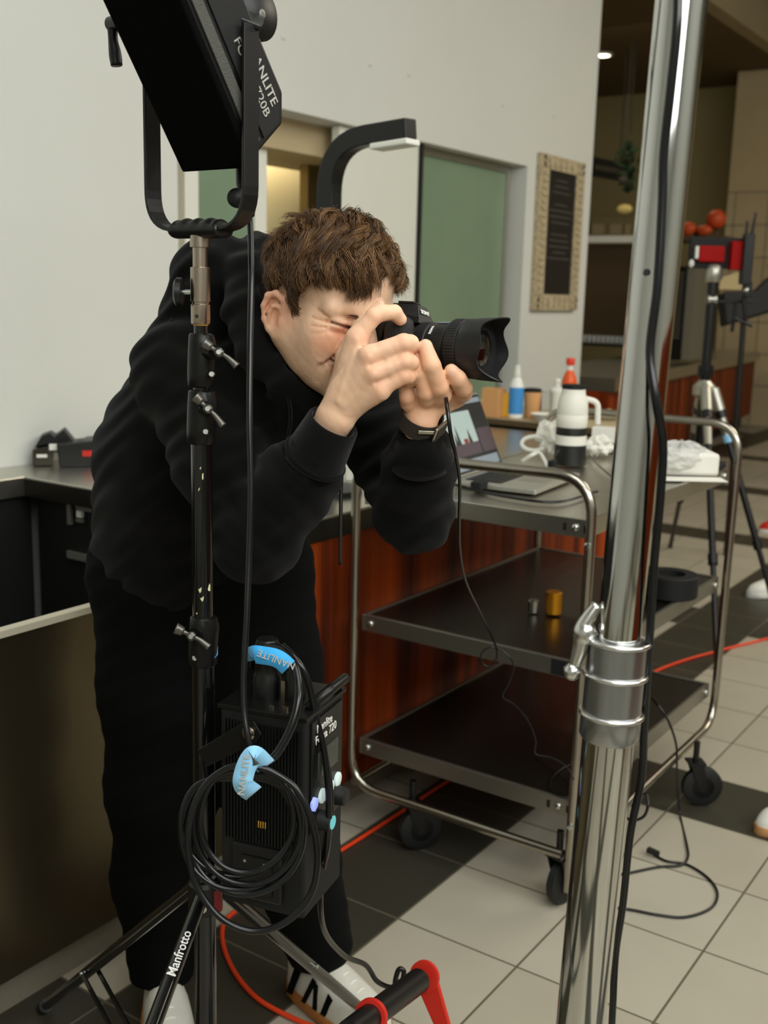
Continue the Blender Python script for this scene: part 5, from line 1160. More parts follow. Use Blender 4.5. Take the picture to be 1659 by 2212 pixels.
# left hand cupping the lens from below, four fingertips up on the near side
Hh((908, 915, 1.53), (912, 882, 1.535), .0212, .0200)
Hh((920, 878, 1.535), (984, 858, 1.555), .019, .0150, .015); Hh((916, 878, 1.535), (952, 868, 1.555), .019, .0150, .015)
Hh((908, 878, 1.535), (925, 868, 1.548), .019, .0150, .015); Hh((902, 880, 1.532), (892, 868, 1.535), .018, .0140, .015)
finger([(984, 858, 1.555), (1000, 848, 1.522), (1001, 838, 1.500), (988, 818, 1.482), (975, 802, 1.476)], [.014, .0132, .0128, .0122, .0100])
finger([(952, 868, 1.555), (954, 852, 1.500), (948, 836, 1.482), (932, 790, 1.464), (919, 748, 1.468)], [.0145, .0138, .0136, .0126, .0098])
finger([(925, 872, 1.548), (921, 860, 1.502), (919, 848, 1.486), (910, 808, 1.474), (904, 774, 1.478)], [.013, .0122, .0116, .0106, .0084])
finger([(892, 875, 1.535), (883, 870, 1.512), (880, 858, 1.502), (876, 830, 1.500), (874, 806, 1.506)], [.013, .0118, .0112, .0102, .0082])
finger([(925, 885, 1.555), (960, 865, 1.610), (975, 840, 1.635), (972, 800, 1.64)], [.018, .015, .0125, .010])

for a_, b_, dp_, w_ in ((Pn(735, 872, 1.468), Pn(797, 772, 1.434), -.0016, .004), (Pn(728, 865, 1.468), Pn(772, 735, 1.450), -.0016, .004), (Pn(745, 880, 1.47), Pn(808, 808, 1.436), -.0014, .004),
    (Pn(786, 752, 1.45), Pn(812, 745, 1.44), .002, .004), (Pn(802, 790, 1.44), Pn(828, 778, 1.436), .002, .0035), (Pn(812, 826, 1.445), Pn(836, 816, 1.44), .002, .0035)):
    GR.append((a_, b_, dp_, w_))
def skin_disp(p, v):
    g_ = np.zeros(len(p)); c_ = p.mean(0)
    for a, b, dp_, w_ in GR:
        mid = (a + b) / 2
        if np.linalg.norm(c_ - mid) > .06: continue
        qm = toh(mid); n_ = AX.T @ (qm - np.array([.015, 0, -.02])) if np.linalg.norm(qm) < .17 and dp_ > 0 and w_ < .0047 and qm[2] > -.10 and abs(qm[1]) < .10 and qm[0] > -.03 else np.array(list(ct)); n_ /= np.linalg.norm(n_)
        ba = b - a; w = p - a; h = np.clip(w @ ba / (ba @ ba), 0, 1); w = w - h[:, None] * ba; wn = w @ n_; w = w - wn[:, None] * n_
        g_ += dp_ * np.exp(-(w ** 2).sum(1) / w_ ** 2) * (1 - .35 * h) * (np.abs(wn) < .014)
    return g_ + (np.sin(p[:, 0] * 310 + np.sin(p[:, 1] * 260) * 2) * np.sin(p[:, 2] * 290 + 1.3)) * .00018
me, vs = meshsdf('body', sk, .0019, skin_disp)
q = toh(vs)
base = np.tile(lin(231, 190, 158), (len(vs), 1))
def blend(mask, col, amt):
    global base
    m_ = (mask * amt)[:, None]; base = base * (1 - m_) + lin(*col) * m_
def near3(c, r): return 1 - sm(r * .35, r, np.linalg.norm(q - np.array(c), axis=1))
inhead = (np.linalg.norm(q, axis=1) < .17)
for s in (-1, 1):
    blend(near3((-.014, .08 * s, -.016), .055) * (np.abs(q[:, 1]) > .066), (218, 132, 102), .35)
    blend(near3((.07, .045 * s, -.035), .035), (216, 146, 112), .6)
    blend(near3((.080, .034 * s, -.016), .018), (196, 120, 88), .55)
    blend(near3((.088, .030 * s, -.009), .010), (150, 84, 60), .5)
    blend(near3((.088, .034 * s, .012), .015) , (176, 128, 92), .45)
blend(near3((.115, 0, -.035), .025), (214, 140, 108), .6)
blend(near3((.098, 0, -.080), .026) * (q[:, 2] < -.060), (204, 122, 104), .7)
def nearseg(a, b, r):
    a, b = np.array(a), np.array(b); ba = b - a; h_ = np.clip((q - a) @ ba / (ba @ ba), 0, 1); w_ = q - a - h_[:, None] * ba; n_ = (a + b) / 2 - np.array([.015, 0, -.02]); n_ /= np.linalg.norm(n_); wn_ = w_ @ n_
    return (1 - sm(r * .4, r, np.linalg.norm(w_ - wn_[:, None] * n_, axis=1))) * (np.abs(wn_) < .014)
for s in (-1, 1):
    blend(nearseg((.094, .016 * s, -.010), (.074, .048 * s, -.0065), .0030), (86, 46, 34), .8)
    blend(nearseg((.091, .020 * s, -.016), (.074, .046 * s, -.014), .0045), (196, 124, 94), .5)
    for a_, b_ in (((.072, .050, -.002), (.058, .064, .006)), ((.072, .052, -.008), (.054, .066, -.007)), ((.071, .051, -.014), (.055, .064, -.018)), ((.102, .015, -.042), (.086, .037, -.054)), ((.086, .037, -.054), (.074, .047, -.070))):
        blend(nearseg((a_[0], a_[1] * s, a_[2]), (b_[0], b_[1] * s, b_[2]), .0024), (188, 124, 90), .5)
blend(nearseg((.100, .0, -.080), (.082, .032, -.072), .0075) * (q[:, 2] < -.066), (206, 124, 106), .6)
blend(nearseg((.098, .004, -.069), (.082, .036, -.0625), .0036), (64, 30, 24), .9)
beard = inhead * sm(.0, -.05, q[:, 2] + .02 + 0 * q[:, 0]) * sm(-.03, .0, q[:, 0] + .02) * (np.linalg.norm(q - np.array((.066, .037, -.04)), axis=1) > .03)
nz = .5 + .5 * np.sin(vs[:, 0] * 2300) * np.sin(vs[:, 1] * 2100) * np.sin(vs[:, 2] * 2500)
blend(beard * (.6 + .4 * nz), (146, 116, 84), .5)
for (x, y, z) in ((775, 732, 1.455), (797, 768, 1.435), (808, 806, 1.437), (822, 846, 1.447), (810, 680, 1.45), (872, 741, 1.436), (873, 781, 1.44), (872, 820, 1.448), (1000, 845, 1.50), (950, 840, 1.47), (919, 852, 1.475), (890, 868, 1.50)):
    d_ = np.linalg.norm(vs - Pn(x, y, z), axis=1); blend(1 - sm(.004, .026, d_), (226, 158, 126), .28)
hm = np.array([proj(p)[0] for p in vs[:1]])
lh = 1 - sm(.05, .10, np.linalg.norm(vs - Pn(935, 850, 1.51), axis=1)); blend(lh, (216, 156, 116), .45)
nails = ((975, 800, 1.4655, 1), (918, 744, 1.4585, 1), (903, 770, 1.4695, 1))
for (x, y, z, _) in nails:
    d_ = np.linalg.norm((vs - Pn(x, y, z)) @ np.array([list(cr * 1.1), list(cu * .8), list(ct * .6)]).T, axis=1); blend(1 - sm(.0062, .0075, d_), (232, 186, 160), .8)
vcol(me, base)
ms = mat('skin', (.6, .35, .22, 1), .46, sss=.12, bump=.12, bscale=420, spec=.4); nt = ms.node_tree
an = nt.nodes.new('ShaderNodeVertexColor'); an.layer_name = 'tint'; nt.links.new(an.outputs[0], nt.nodes['Principled BSDF'].inputs['Base Color']); M['skin'] = ms
body = obj('body', me, 'skin', person, smooth='all')
# brow hairs, teeth
bm = BM(); sk_t = [hd(.0865, .004, -.0675), hd(.0865, .020, -.0655)]
for k in range(4):
    c = V(hd(.0905 - k * .0016, .004 + k * .0062, -.0680 + k * .0006)); box(bm, c, (.004, .0058, .008), (Fh, Rh, Uh))
tag(obj('teeth', bm, 'white', person, bevel=.001), kind=None)

# ------------------------------------------------------------------ hair
def fibres(name, paths, r0, r1, mt, parent, sides=3):
    """paths: array n x m x 3 -> one mesh of tapering fibres"""
    n, m_, _ = paths.shape; t = np.gradient(paths, axis=1); t /= np.linalg.norm(t, axis=2, keepdims=True) + 1e-9
    a = np.cross(t, np.array([.3, .5, .81])); a /= np.linalg.norm(a, axis=2, keepdims=True) + 1e-9; b = np.cross(t, a)
    rr = (r0 * (1 - np.linspace(0, 1, m_) ** 2.2) + r1)[None, :, None]
    rings = np.stack([paths + (a * math.cos(2 * math.pi * k / sides) + b * math.sin(2 * math.pi * k / sides)) * rr for k in range(sides)], 2)
    v = rings.reshape(-1, 3); idx = np.arange(n * m_ * sides).reshape(n, m_, sides)
    qd = np.stack([idx[:, :-1], np.roll(idx, -1, 2)[:, :-1], np.roll(idx, -1, 2)[:, 1:], idx[:, 1:]], -1).reshape(-1, 4)
    me = rawmesh(name, v, qd); return me, np.repeat(np.arange(n), m_ * sides)
rng = np.random.default_rng(11)
SR = np.array([.098, .0795, .073]); SCn = np.array([-.008, 0, .033])
def hairline(f, r, u):
    """true where scalp hair grows, head coordinates"""
    front = .060 - .35 * abs(r)                      # forward limit near the top
    if u > .085: return True
    if f > .0: return (u > .062 + .10 * max(0, f - .05) + .10 * max(0, .01 - r)) or (f < .030 and u > .026 + .9 * max(0, f)) or (.006 < f < .020 and u > -.004)
    return u > (.028 if f > -.042 else -.060)
roots = []
while len(roots) < 1000:
    d_ = rng.normal(size=3); d_ /= np.linalg.norm(d_); p_ = SCn + d_ * SR
    if p_[2] < -.06 or not hairline(*p_): continue
    roots.append(p_)
roots = np.array(roots)
paths, tones = [], []
for p0 in roots:
    n_ = (p0 - SCn) / SR ** 2; n_ /= np.linalg.norm(n_); topn = sm(.04, .105, np.array([p0[2]]))[0]; side = 1 - topn
    fwd = sm(-.02, .05, np.array([p0[2]]))[0]
    fl = np.array([.85, .34, -.30]) * topn + np.array([.75 * fwd - .15 * (1 - fwd), 0, -1.0]) * side
    sw = 1.25 * math.sin(p0[0] * 62 + 2.0 * math.sin(p0[1] * 47)) * math.sin(p0[1] * 58 + p0[2] * 51 + 1.0); tg = np.cross(n_, fl)
    fl = fl + tg * sw * (.18 + .62 * topn) + rng.normal(size=3) * np.array([.26, .3, .15]) * (.3 + .7 * topn); fl -= n_ * fl @ n_; fl /= np.linalg.norm(fl) + 1e-9
    frn = sm(.03, .08, np.array([p0[0]]))[0]
    acr = frn * sm(.025, -.03, np.array([p0[1]]))[0]; fl = fl * (1 - acr) + np.array([.35, .95, -.05]) * acr; fl -= n_ * (fl @ n_); fl /= np.linalg.norm(fl) + 1e-9
    L = (.056 - .016 * frn - .004 * acr + .028 * rng.random()) * topn + (.015 + .010 * rng.random()) * side
    lift = (.011 + .012 * rng.random()) * topn + (.005 + .005 * rng.random()) * side
    wob = np.cross(n_, fl); ph = rng.random() * 1.6 + p0[0] * 70 + p0[1] * 40; am = (.0100 * topn + .0015) * (.5 + rng.random())
    S_ = 11; cl = np.zeros((S_, 3)); p = p0.copy(); dr_ = fl.copy()
    for i in range(S_):
        t_ = i / (S_ - 1); u_ = (p - SCn) / SR; un = u_ / (np.linalg.norm(u_) + 1e-9); surf = SCn + un * SR; nn = un / SR; nn /= np.linalg.norm(nn)
        hgt = lift * math.sin(min(1, t_ * 1.35) * math.pi * .62) + .002
        cl[i] = surf + nn * hgt + wob * am * math.sin(ph + t_ * 5.5) * t_ + nn * am * .8 * math.cos(ph * 1.7 + t_ * 6) * t_
        dr_ = dr_ - nn * (dr_ @ nn); dr_ /= np.linalg.norm(dr_); p = surf + dr_ * L / (S_ - 1); dr_ = dr_ + np.array([.04, .05 + .05 * acr, -.10 * (1 - .7 * acr)]) * (1 if topn > .3 else .4)
    ns = 22 if topn > .2 else 18; tone = rng.random()
    for k in range(ns):
        o1 = rng.normal(size=3) * .0042; o1 -= nn * (o1 @ nn) * .5; o2 = rng.normal(size=3) * (.0016 + .0016 * rng.random())
        tt = np.linspace(0, 1, S_)[:, None]; pp = cl + o1 * (1 - tt) ** 1.2 + o2 * tt + rng.normal(size=3) * .0022 * tt ** 2
        keep = 1.0 if rng.random() > .15 else rng.uniform(.7, .95)
        if keep < 1: pp = np.array([[np.interp(x, np.linspace(0, 1, S_), pp[:, c_]) for c_ in range(3)] for x in np.linspace(0, keep, S_)])
        paths.append(pp); tones.append(tone * .7 + .3 * rng.random())
paths = np.array(paths); W_p = paths @ AX + np.array(HC)
me, fid = fibres('hair', W_p, .00047, .00012, None, None)
tones = np.array(tones)[fid][:, None]; vcol(me, lin(44, 29, 17) * (1 - tones) + lin(134, 97, 60) * tones)
mh = mat('brown_hair', (.1, .05, .03, 1), .38, spec=.45); nt = mh.node_tree; an = nt.nodes.new('ShaderNodeVertexColor'); an.layer_name = 'tint'; nt.links.new(an.outputs[0], nt.nodes['Principled BSDF'].inputs['Base Color']); M['hair'] = mh
hair = obj('hair', me, 'hair', person, smooth='all')
# close undercoat so that no scalp shows between locks
uc = SDF(); uc.ell(hd(-.008, 0, .035), (.1045, .0855, .0795), AX, .01); uc.plane(hd(.012, 0, .0), list(V(AX[0]) * .80 - V(AX[2]) * .60), .012); uc.plane(hd(-.02, 0, -.050), list(-V(AX[2])), .01)
uc.ell(hd(-.008, .075, -.020), (.030, .03, .038), AX, .008, '-'); uc.ell(hd(-.008, -.075, -.020), (.030, .03, .038), AX, .008, '-')
uc.cap(hd(.004, .074, .03), hd(.010, .073, .0), .009, .004, .008); uc.cap(hd(.004, -.074, .03), hd(.010, -.073, .0), .009, .005, .008)
def ucd(p, v): return .0022 * np.sin(p @ np.array([420., 150, 60])) * np.sin(p @ np.array([-90., 330, 260]))
me, _ = meshsdf('hair_undercoat', uc, .003, ucd); obj('hair_undercoat', me, mat('dark_brown_hair', rgb(44, 27, 16), .8, bump=.6, bscale=500), hair, smooth='all')
# eyebrow fibres
br = []
for s in (-1, 1):
    for k in range(150):
        t_ = rng.random(); p0 = np.array([.0975 - .026 * t_ ** 1.3, (.012 + .042 * t_) * s, .010 + .006 * math.sin(t_ * 2.6) + rng.normal() * .0018 - .004]); dd = np.array([-.25, s * 1.0, .15 - .5 * t_]); dd /= np.linalg.norm(dd)
        br.append([p0 + dd * .0016 * i + np.array([.0006 * math.sin(i * .8), 0, 0]) for i in range(5)])
br = np.array(br) @ AX + np.array(HC); me, fid = fibres('eyebrow', br, .0003, .0001, None, None); vcol(me, np.tile(lin(84, 56, 34), (len(fid), 1))); obj('eyebrows', me, 'hair', person, smooth='all')

# ------------------------------------------------------------------ clothes
hd_ = SDF()
hd_.chain([Pn(395, 1150, 2.03), Pn(420, 1000, 1.95), Pn(500, 870, 1.86)], [.158, .163, .160], .06)
hd_.cap(Pn(400, 1165, 2.03), Pn(500, 1140, 2.0), .145, .135, .06)
hd_.chain([Pn(395, 800, 1.72), Pn(540, 760, 1.80), Pn(770, 850, 1.90)], [.072, .09, .072], .05)
hd_.chain([Pn(395, 800, 1.715), Pn(480, 1000, 1.655), Pn(555, 1165, 1.63)], [.077, .069, .062], .03)
hd_.chain([Pn(555, 1165, 1.63), Pn(640, 1040, 1.575), Pn(684, 978, 1.53)], [.063, .055, .042], .025)
hd_.chain([Pn(790, 840, 1.88), Pn(840, 980, 1.77), Pn(893, 1112, 1.665)], [.068, .062, .055], .03)
hd_.chain([Pn(893, 1108, 1.665), Pn(905, 1020, 1.60), Pn(909, 975, 1.56)], [.056, .052, .045], .025)
# hood lying round the neck
hd_.ell(Pn(468, 612, 1.74), (.074, .09, .080), [list(cr), list(ct), list(cu)], .03)
hd_.chain([Pn(540, 640, 1.80), Pn(470, 720, 1.78), Pn(520, 780, 1.80)], [.07, .085, .08], .04)
hd_.chain([Pn(560, 535, 1.72), Pn(528, 590, 1.665), Pn(524, 670, 1.625), Pn(552, 755, 1.60), Pn(612, 822, 1.59), Pn(690, 876, 1.60)], [.022, .026, .028, .026, .022, .018], .02)
hd_.chain([Pn(560, 535, 1.74), Pn(640, 560, 1.83), Pn(720, 700, 1.80), Pn(745, 820, 1.72), Pn(705, 874, 1.62)], [.025, .03, .03, .026, .018], .02)
hd_.chain([Pn(640, 860, 1.66), Pn(560, 830, 1.70), Pn(600, 900, 1.74)], [.05, .06, .07], .04)
# open the hood for head and neck
hd_.ell(hd(-.012, 0, .038), (.108, .090, .092), AX, .012, '-'); hd_.ell(hd(.03, 0, -.06), (.072, .064, .072), AX, .014, '-'); hd_.ell(hd(-.014, .08, -.005), (.030, .03, .036), AX, .01, '-')
def folds(p, v):
    a = p @ np.array([9., 13, 31]); b = p @ np.array([-17., 21, 12])
    d_ = .0014 * np.sin(a * 1.1 + 2.2 * np.sin(b * .9)) * np.sin(b * 1.3 + 1.1) + .0022 * np.sin(a * 3.9 + 1.5 * np.sin(b * 2.2))
    for c, dr_, am, fr, rad in FOLDS:
        w = np.exp(-((p - c) ** 2).sum(1) / rad ** 2); d_ = d_ + am * w * np.sin((p - c) @ dr_ * fr)
    return d_
e1 = np.array(list((cr * .75 + cu * .65))); e2 = np.array(list(cr * .35 - cu * .94)); e3 = np.array(list(cr * .2 + cu))
FOLDS = [(Pn(520, 1120, 1.6), e1, .0055, 130, .08), (Pn(620, 1070, 1.55), e1, .0035, 150, .07), (Pn(400, 830, 1.66), e2, .003, 80, .07), (Pn(300, 1080, 1.9), e3, .0045, 60, .13), (Pn(880, 1060, 1.6), e3, .005, 120, .08), (Pn(655, 990, 1.52), np.array(list((RW - RE) / np.linalg.norm(RW - RE))), .003, 260, .05), (Pn(430, 650, 1.68), e2, .004, 120, .07)]
# armhole and pouch seams
def seam(pts, r=.0035): hd_.chain([Pn(*q_) for q_ in pts], [r] * len(pts), .004, '-')
me, _ = meshsdf('hoodie', hd_, .0042, folds); ho = obj('hoodie', me, 'hoodie', person, smooth='all')
def sleeve_cuff(a, b, r0, r1, name='cuff'):
    a, b = V(a), V(b); X, s, t = frame(b - a, UP); bm = BM(); rings = []; L = (b - a).length
    for h_, r in ((-.012, r0 * 1.02), (0, r0 * 1.05), (.003, r0 * 1.0), (L * .5, (r0 + r1) / 2), (L - .003, r1), (L, r1 - .002), (L - .004, r1 - .006), (0, r0 * .7)):
        rings.append(addverts(bm, [a + X * h_ + (s * math.cos(q_) + t * math.sin(q_)) * (r + .0006 * (i_ % 2)) for i_, q_ in enumerate(2 * math.pi * i / 96 for i in range(96))]))
    ringface(bm, rings); return obj(name, bm, 'rib', ho, smooth='all')
sleeve_cuff(Pn(682, 985, 1.53), Pn(722, 910, 1.502), .043, .0365); sleeve_cuff(Pn(909, 985, 1.56), Pn(908, 944, 1.54), .044, .0345)
# seams above the cuffs
def band(c, ax_, r, r_, name, mt='hoodie', parent=None):
    X, s, t = frame(ax_, UP); bm = BM(); tube(bm, [V(c) + (s * math.cos(q_) + t * math.sin(q_)) * r for q_ in (2 * math.pi * i / 20 for i in range(20))], r_, 8, closed=True, k=3); return obj(name, bm, mt, parent or ho, smooth='all')
band(Pn(681, 987, 1.53), V(RW - RE), .0435, .0042, 'cuff_seam')
bm = BM(); tube(bm, [P(373, 690, 1.69), P(352, 740, 1.665), P(345, 800, 1.648), P(352, 870, 1.645), P(372, 940, 1.66), P(395, 1000, 1.69)], .0035, 8); obj('shoulder_seam', bm, 'hoodie', ho, smooth='all')
bm = BM(); tube(bm, [P(622, 855, 1.58), P(628, 900, 1.60), P(620, 960, 1.64), P(612, 1010, 1.66)], .0028, 8); obj('drawstring', bm, 'rib', ho, smooth='all')
# hem
pt_ = SDF()
pt_.chain([Pn(385, 1190, 2.05), Pn(500, 1200, 2.02)], [.155, .135], .05)
pt_.chain([Pn(352, 1250, 2.06), Pn(352, 1480, 2.10), Pn(352, 1700, 2.15), Pn(345, 1900, 2.20), Pn(350, 2085, 2.24)], [.138, .115, .104, .088, .068], .04)
pt_.chain([Pn(535, 1250, 2.03), Pn(572, 1450, 2.08), Pn(585, 1650, 2.13), Pn(630, 1850, 2.20), Pn(686, 2030, 2.29)], [.122, .104, .102, .092, .074], .04)
n1 = (V(AN2) - V(KN2)).normalized(); 
pt_.plane(Pn(350, 2108, 2.24), [0, 0, -1], .006); 
pdn = n1; pt_.it.append(('p', Pn(690, 2062, 2.3), np.array(list(pdn)), 0, 0, .006, 'p', Pn(690, 2062, 2.3), 1e3)) if False else None
def pf(p, v):
    a = p @ np.array([11., 9, 26]); b = p @ np.array([-14., 18, 10]); return .0016 * np.sin(a * .8 + 2 * np.sin(b)) + .001 * np.sin(a * 4 + b * 2)
me, _ = meshsdf('trousers', pt_, .0055, pf); obj('trousers', me, 'pants', person, smooth='all')

# shoes
t2, h2_ = onZ(838, 2262, 0), onZ(630, 2128, 0); s2, d, sdir, L = shoe('shoe', t2, h2_, 'shoewhite', 'gum', None, .052, .115, person)
# dark letter-like stripes on the outer side
yy = sdir if sdir.dot(ct) > 0 else -sdir
for nm_, pts in (('stripe', [(.30, .03), (.34, .03), (.42, .085), (.38, .09)]), ('stripe', [(.40, .085), (.44, .08), (.46, .03), (.42, .03)]), ('stripe', [(.50, .03), (.55, .03), (.60, .07), (.55, .078)]), ('stripe', [(.14, .03), (.20, .03), (.26, .09), (.20, .10)])):
    bm = BM(); w_ = .0505; prism(bm, [h2_ + d * (t_ * L) + yy * (w_ * (1.0 - (z_ - .03) * 3.2)) + UP * z_ for t_, z_ in pts], yy * .002); obj(nm_, bm, 'pants', s2)
t1, h1_ = onZ(378, 2345, 0), onZ(348, 2150, 0); shoe('shoe', t1, h1_, 'shoewhite', 'gum', None, .052, .115, person)

# watch on the left wrist
wa = P(909, 907, 1.532); wx = (V(LW) - V(LE)).normalized(); X, s, t = frame(wx, cr)
wt = empty('wrist_watch', wa); wt.parent = person; wt.matrix_parent_inverse = person.matrix_basis.inverted()
tilt = (wx * .96 + cr * .22).normalized(); X, s, t = frame(tilt, cr)
bm = BM(); rings = []
for i in range(49):
    a_ = 2 * math.pi * i / 48
for w0, rr in ((-.0125, .0290), (-.0125, .0305), (.0125, .0305), (.0125, .0290)): rings.append(addverts(bm, [wa + X * w0 + (s * math.cos(2 * math.pi * i / 48) * 1.0 + t * math.sin(2 * math.pi * i / 48)) * rr for i in range(48)]))
ringface(bm, rings, cap=False); 
n0 = len(rings[0])
for i in range(n0): bm.faces.new((rings[3][i], rings[3][(i + 1) % n0], rings[0][(i + 1) % n0], rings[0][i]))
obj('watch_strap', bm, 'watchband', wt, smooth=True)
fd = (cr * .78 + ct * .62).normalized(); fd = (fd - X * fd.dot(X)).normalized(); sd_ = X.cross(fd)
bm = BM(); box(bm, wa + fd * .0325, (.030, .004, .034), (X, fd, sd_)); wc = obj('watch_case', bm, 'watchmetal', wt, bevel=.0015)
bm = BM(); box(bm, wa + fd * .0349, (.024, .0008, .026), (X, fd, sd_)); obj('watch_face', bm, 'watchband', wc)
cfd = (ct * .85 + cr * .30).normalized(); cfd = (cfd - X * cfd.dot(X)).normalized(); bm = BM(); box(bm, wa + cfd * .0318 + X * .006, (.006, .003, .028), (X, cfd, X.cross(cfd))); obj('watch_clasp', bm, 'watchmetal', wt, bevel=.001)

# ================================================================== the held camera
Lx = (cr * .84 - cu * .11 + ct * .53).normalized(); Cu_ = (cu * .985 + cr * .1); Cu_ = (Cu_ - Lx * Cu_.dot(Lx)).normalized(); Cs = Lx.cross(Cu_)       # axis, up, his right
if Cs.dot(ct) < 0: Cs = -Cs
fc = P(1086, 756, 1.482); mt0 = fc - Lx * .138
e = empty('mirrorless_camera', mt0, 'black mirrorless camera with wide zoom lens held to the mans eye', 'camera')
bb = lambda x, s, u: mt0 + Lx * x + Cs * s + Cu_ * u
bm = BM(); prism(bm, [bb(-.006, -.058, -.038), bb(-.006, .050, -.038), bb(-.006, .050, .030), bb(-.006, .040, .036), bb(-.006, -.050, .036), bb(-.006, -.058, .030)], -Lx * .034); obj('body', bm, 'camblack', e, bevel=.003)
bm = BM(); rings = []
for u_, rr in ((-.037, .0135), (-.03, .0155), (-.005, .0165), (.018, .0175), (.028, .015), (.032, .010)): rings.append(addverts(bm, [bb(.002 + math.cos(q_) * rr * 1.25, .052 + math.sin(q_) * rr, u_) for q_ in (2 * math.pi * i / 28 for i in range(28))]))
ringface(bm, rings); obj('grip', bm, 'leather', e, smooth=True)
bm = BM(); prism(bm, [bb(-.040, -.024, .036), bb(-.002, -.020, .034), bb(.010, -.018, .034), bb(.014, -.016, .040), bb(.004, -.012, .060), bb(-.034, -.012, .062)], Cs * .0); bm.free()
bm = BM()
fr = [bb(.013, -.021, .030), bb(.013, .021, .030), bb(.013, .021, .039), bb(.004, .0125, .058), bb(.004, -.0125, .058), bb(.013, -.021, .039)]
bk = [bb(-.040, -.023, .030), bb(-.040, .023, .030), bb(-.040, .022, .045), bb(-.038, .0135, .060), bb(-.038, -.0135, .060), bb(-.040, -.022, .045)]
a_, b_ = addverts(bm, fr), addverts(bm, bk); bm.faces.new(a_); bm.faces.new(b_[::-1])
for i in range(6): bm.faces.new((a_[i], b_[i], b_[(i + 1) % 6], a_[(i + 1) % 6]))
vh = obj('viewfinder_hump', bm, 'camblack', e, bevel=.0012)
bm = BM(); prism(bm, [bb(-.032, -.010, .0602), bb(-.032, .010, .0602), bb(-.006, .010, .0595), bb(-.006, -.010, .0595)], Cu_ * .0035); obj('hot_shoe', bm, 'black', vh, bevel=.0006)
up_f = (V(fr[3]) + V(fr[4])) / 2 - (V(fr[2]) + V(fr[5])) / 2; cen = (V(fr[2]) + V(fr[5]) + V(fr[3]) + V(fr[4])) / 4; nf = Cs.cross(up_f).normalized()
if nf.dot(Lx) < 0: nf = -nf
text('lettering', 'SONY', cen + nf * .0006 + up_f.normalized() * -.0005, -Cs if (-Cs).dot(cr) > 0 else Cs, up_f, .0088, 'whiteprint', vh, bold=.02)
bm = BM(); sphere(bm, bb(-.012, -.036, .036), .004); cyl(bm, bb(-.018, .040, .030), bb(-.018, .040, .044), .009); cyl(bm, bb(-.030, -.042, .034), bb(-.030, -.042, .043), .009); obj('dials', bm, 'black', e, smooth=True)
bm = BM(); lathe(bm, bb(-.006, 0, 0), Lx, [(0, .034), (.0045, .034), (.0058, .0325), (.006, .031)], 48); obj('mount_ring', bm, 'copper', e, smooth=True)
ln = []
bm = BM(); lathe(bm, mt0, Lx, [(.0005, .030), (.006, .031), (.010, .0335), (.014, .0345), (.030, .0345), (.031, .0335), (.034, .0345), (.060, .0355), (.0605, .0350)], 64); lens = obj('lens_barrel', bm, 'lensring', e, smooth=30)
bm = BM(); rings = []
def ribbed(x0, x1, r, name, n=120, dr=.0007):
    bm = BM(); rings = []
    for x_, off in ((x0, -.001), (x0 + .0008, 0), (x1 - .0008, 0), (x1, -.001)): rings.append(addverts(bm, [mt0 + Lx * x_ + (Cs * math.cos(q_) + Cu_ * math.sin(q_)) * (r + off + (dr if i % 2 else 0)) for i, q_ in enumerate(2 * math.pi * i / n for i in range(n))]))
    ringface(bm, rings); return obj(name, bm, 'lensring', lens)
ribbed(.0145, .0300, .0345, 'zoom_ring'); 
bm = BM(); lathe(bm, mt0, Lx, [(.0606, .035), (.064, .0385), (.0655, .0395), (.0665, .0395)], 64); obj('barrel_step', bm, 'lensring', lens, smooth=30)
ribbed(.0667, .0840, .0402, 'focus_ring')
bm = BM(); lathe(bm, mt0, Lx, [(.0842, .0402), (.0875, .0412), (.0880, .0412), (.089, .0408), (.108, .0424)], 72); obj('front_barrel', bm, 'lensring', lens, smooth=30)
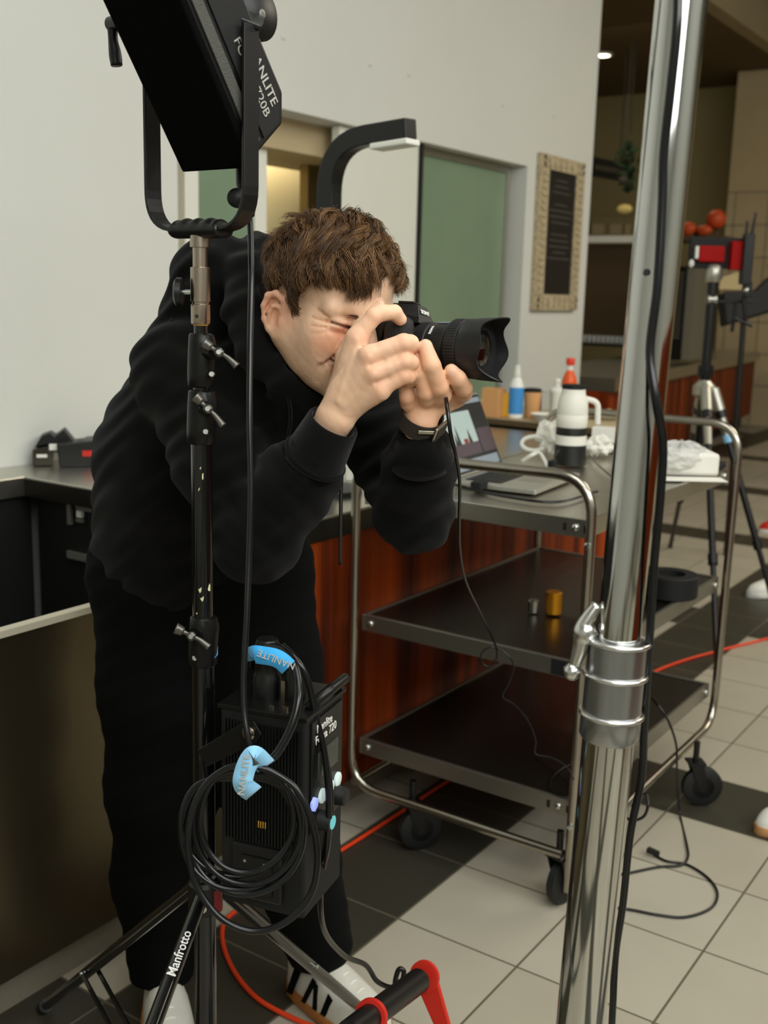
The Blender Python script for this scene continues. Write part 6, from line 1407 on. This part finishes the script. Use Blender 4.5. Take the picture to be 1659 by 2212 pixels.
# petal hood
bm = BM(); n = 96; r_out, r_in = [], []
sdn = math.atan2(0, 1)
for x_, rr in (('a', 0), ('b', 1)): pass
rA, rB, rC, rD = [], [], [], []
for i in range(n):
    q_ = 2 * math.pi * i / n; pet = .5 + .5 * math.cos(2 * q_ + math.pi) ; pet = pet ** 2.2; small = (.5 + .5 * math.cos(2 * q_)) ** 2.6
    x_ = .112 + .030 * pet + .014 * small; dr_ = Cs * math.cos(q_) + Cu_ * math.sin(q_)
    rA.append(mt0 + Lx * .107 + dr_ * .0424); rB.append(mt0 + Lx * x_ + dr_ * (.0424 + .045 * (x_ - .107))); rC.append(mt0 + Lx * x_ + dr_ * (.0407 + .045 * (x_ - .107))); rD.append(mt0 + Lx * .104 + dr_ * .040)
rg = [addverts(bm, r) for r in (rA, rB, rC, rD)]; ringface(bm, rg, cap=False); obj('petal_hood', bm, 'lensring', lens, smooth=50)
bm = BM(); lathe(bm, mt0, Lx, [(.090, .0405), (.104, .040), (.106, .036), (.100, .034), (.098, .032)], 64, cap=False); obj('inner_ring', bm, 'camblack', lens, smooth=True)
bm = BM(); lathe(bm, mt0, Lx, [(.098, .0335)] + [(.098 + .016 * math.cos(a_), .0335 * math.sin(a_)) for a_ in (math.pi / 2 * (1 - i / 10) for i in range(1, 11))], 64); obj('front_element', bm, 'glassdark', lens, smooth='all')
bm = BM(); q0 = math.radians(62); 
def onb(x_, q_, r): return mt0 + Lx * x_ + (Cs * math.cos(q_) + Cu_ * math.sin(q_)) * r
prism(bm, [onb(.040, q0, .0352), onb(.057, q0, .0358), onb(.057, q0 + .34, .0358), onb(.040, q0 + .34, .0352)], (Cs * math.cos(q0 + .17) + Cu_ * math.sin(q0 + .17)) * .0006); obj('silver_plate', bm, mat('grey_blue_plate', rgb(126, 138, 168), .3, .6), lens)
q0 = math.radians(33); nrm_ = Cs * math.cos(q0) + Cu_ * math.sin(q0); text('lettering', 'SIGMA', onb(.040, q0, .0352) + nrm_ * .0002, (Cs * math.sin(q0) - Cu_ * math.cos(q0)) * -1, -Lx if False else -Lx, .0052, 'whiteprint', lens, bold=.02)
bm = BM(); prism(bm, [bb(-.045, -.012, .034), bb(-.045, .012, .034), bb(-.045, .012, .056), bb(-.045, -.012, .056)], -Lx * .012); obj('eyecup', bm, 'rubbermat', e, bevel=.003)
bm = BM(); tube(bm, [bb(-.015, .062, .024), P(800, 800, 1.56), P(760, 900, 1.60), P(742, 985, 1.60), P(737, 1060, 1.60), P(736, 1130, 1.60), P(735, 1220, 1.61)], .0028, 8); obj('neck_strap', bm, 'rubbermat', e, smooth='all')
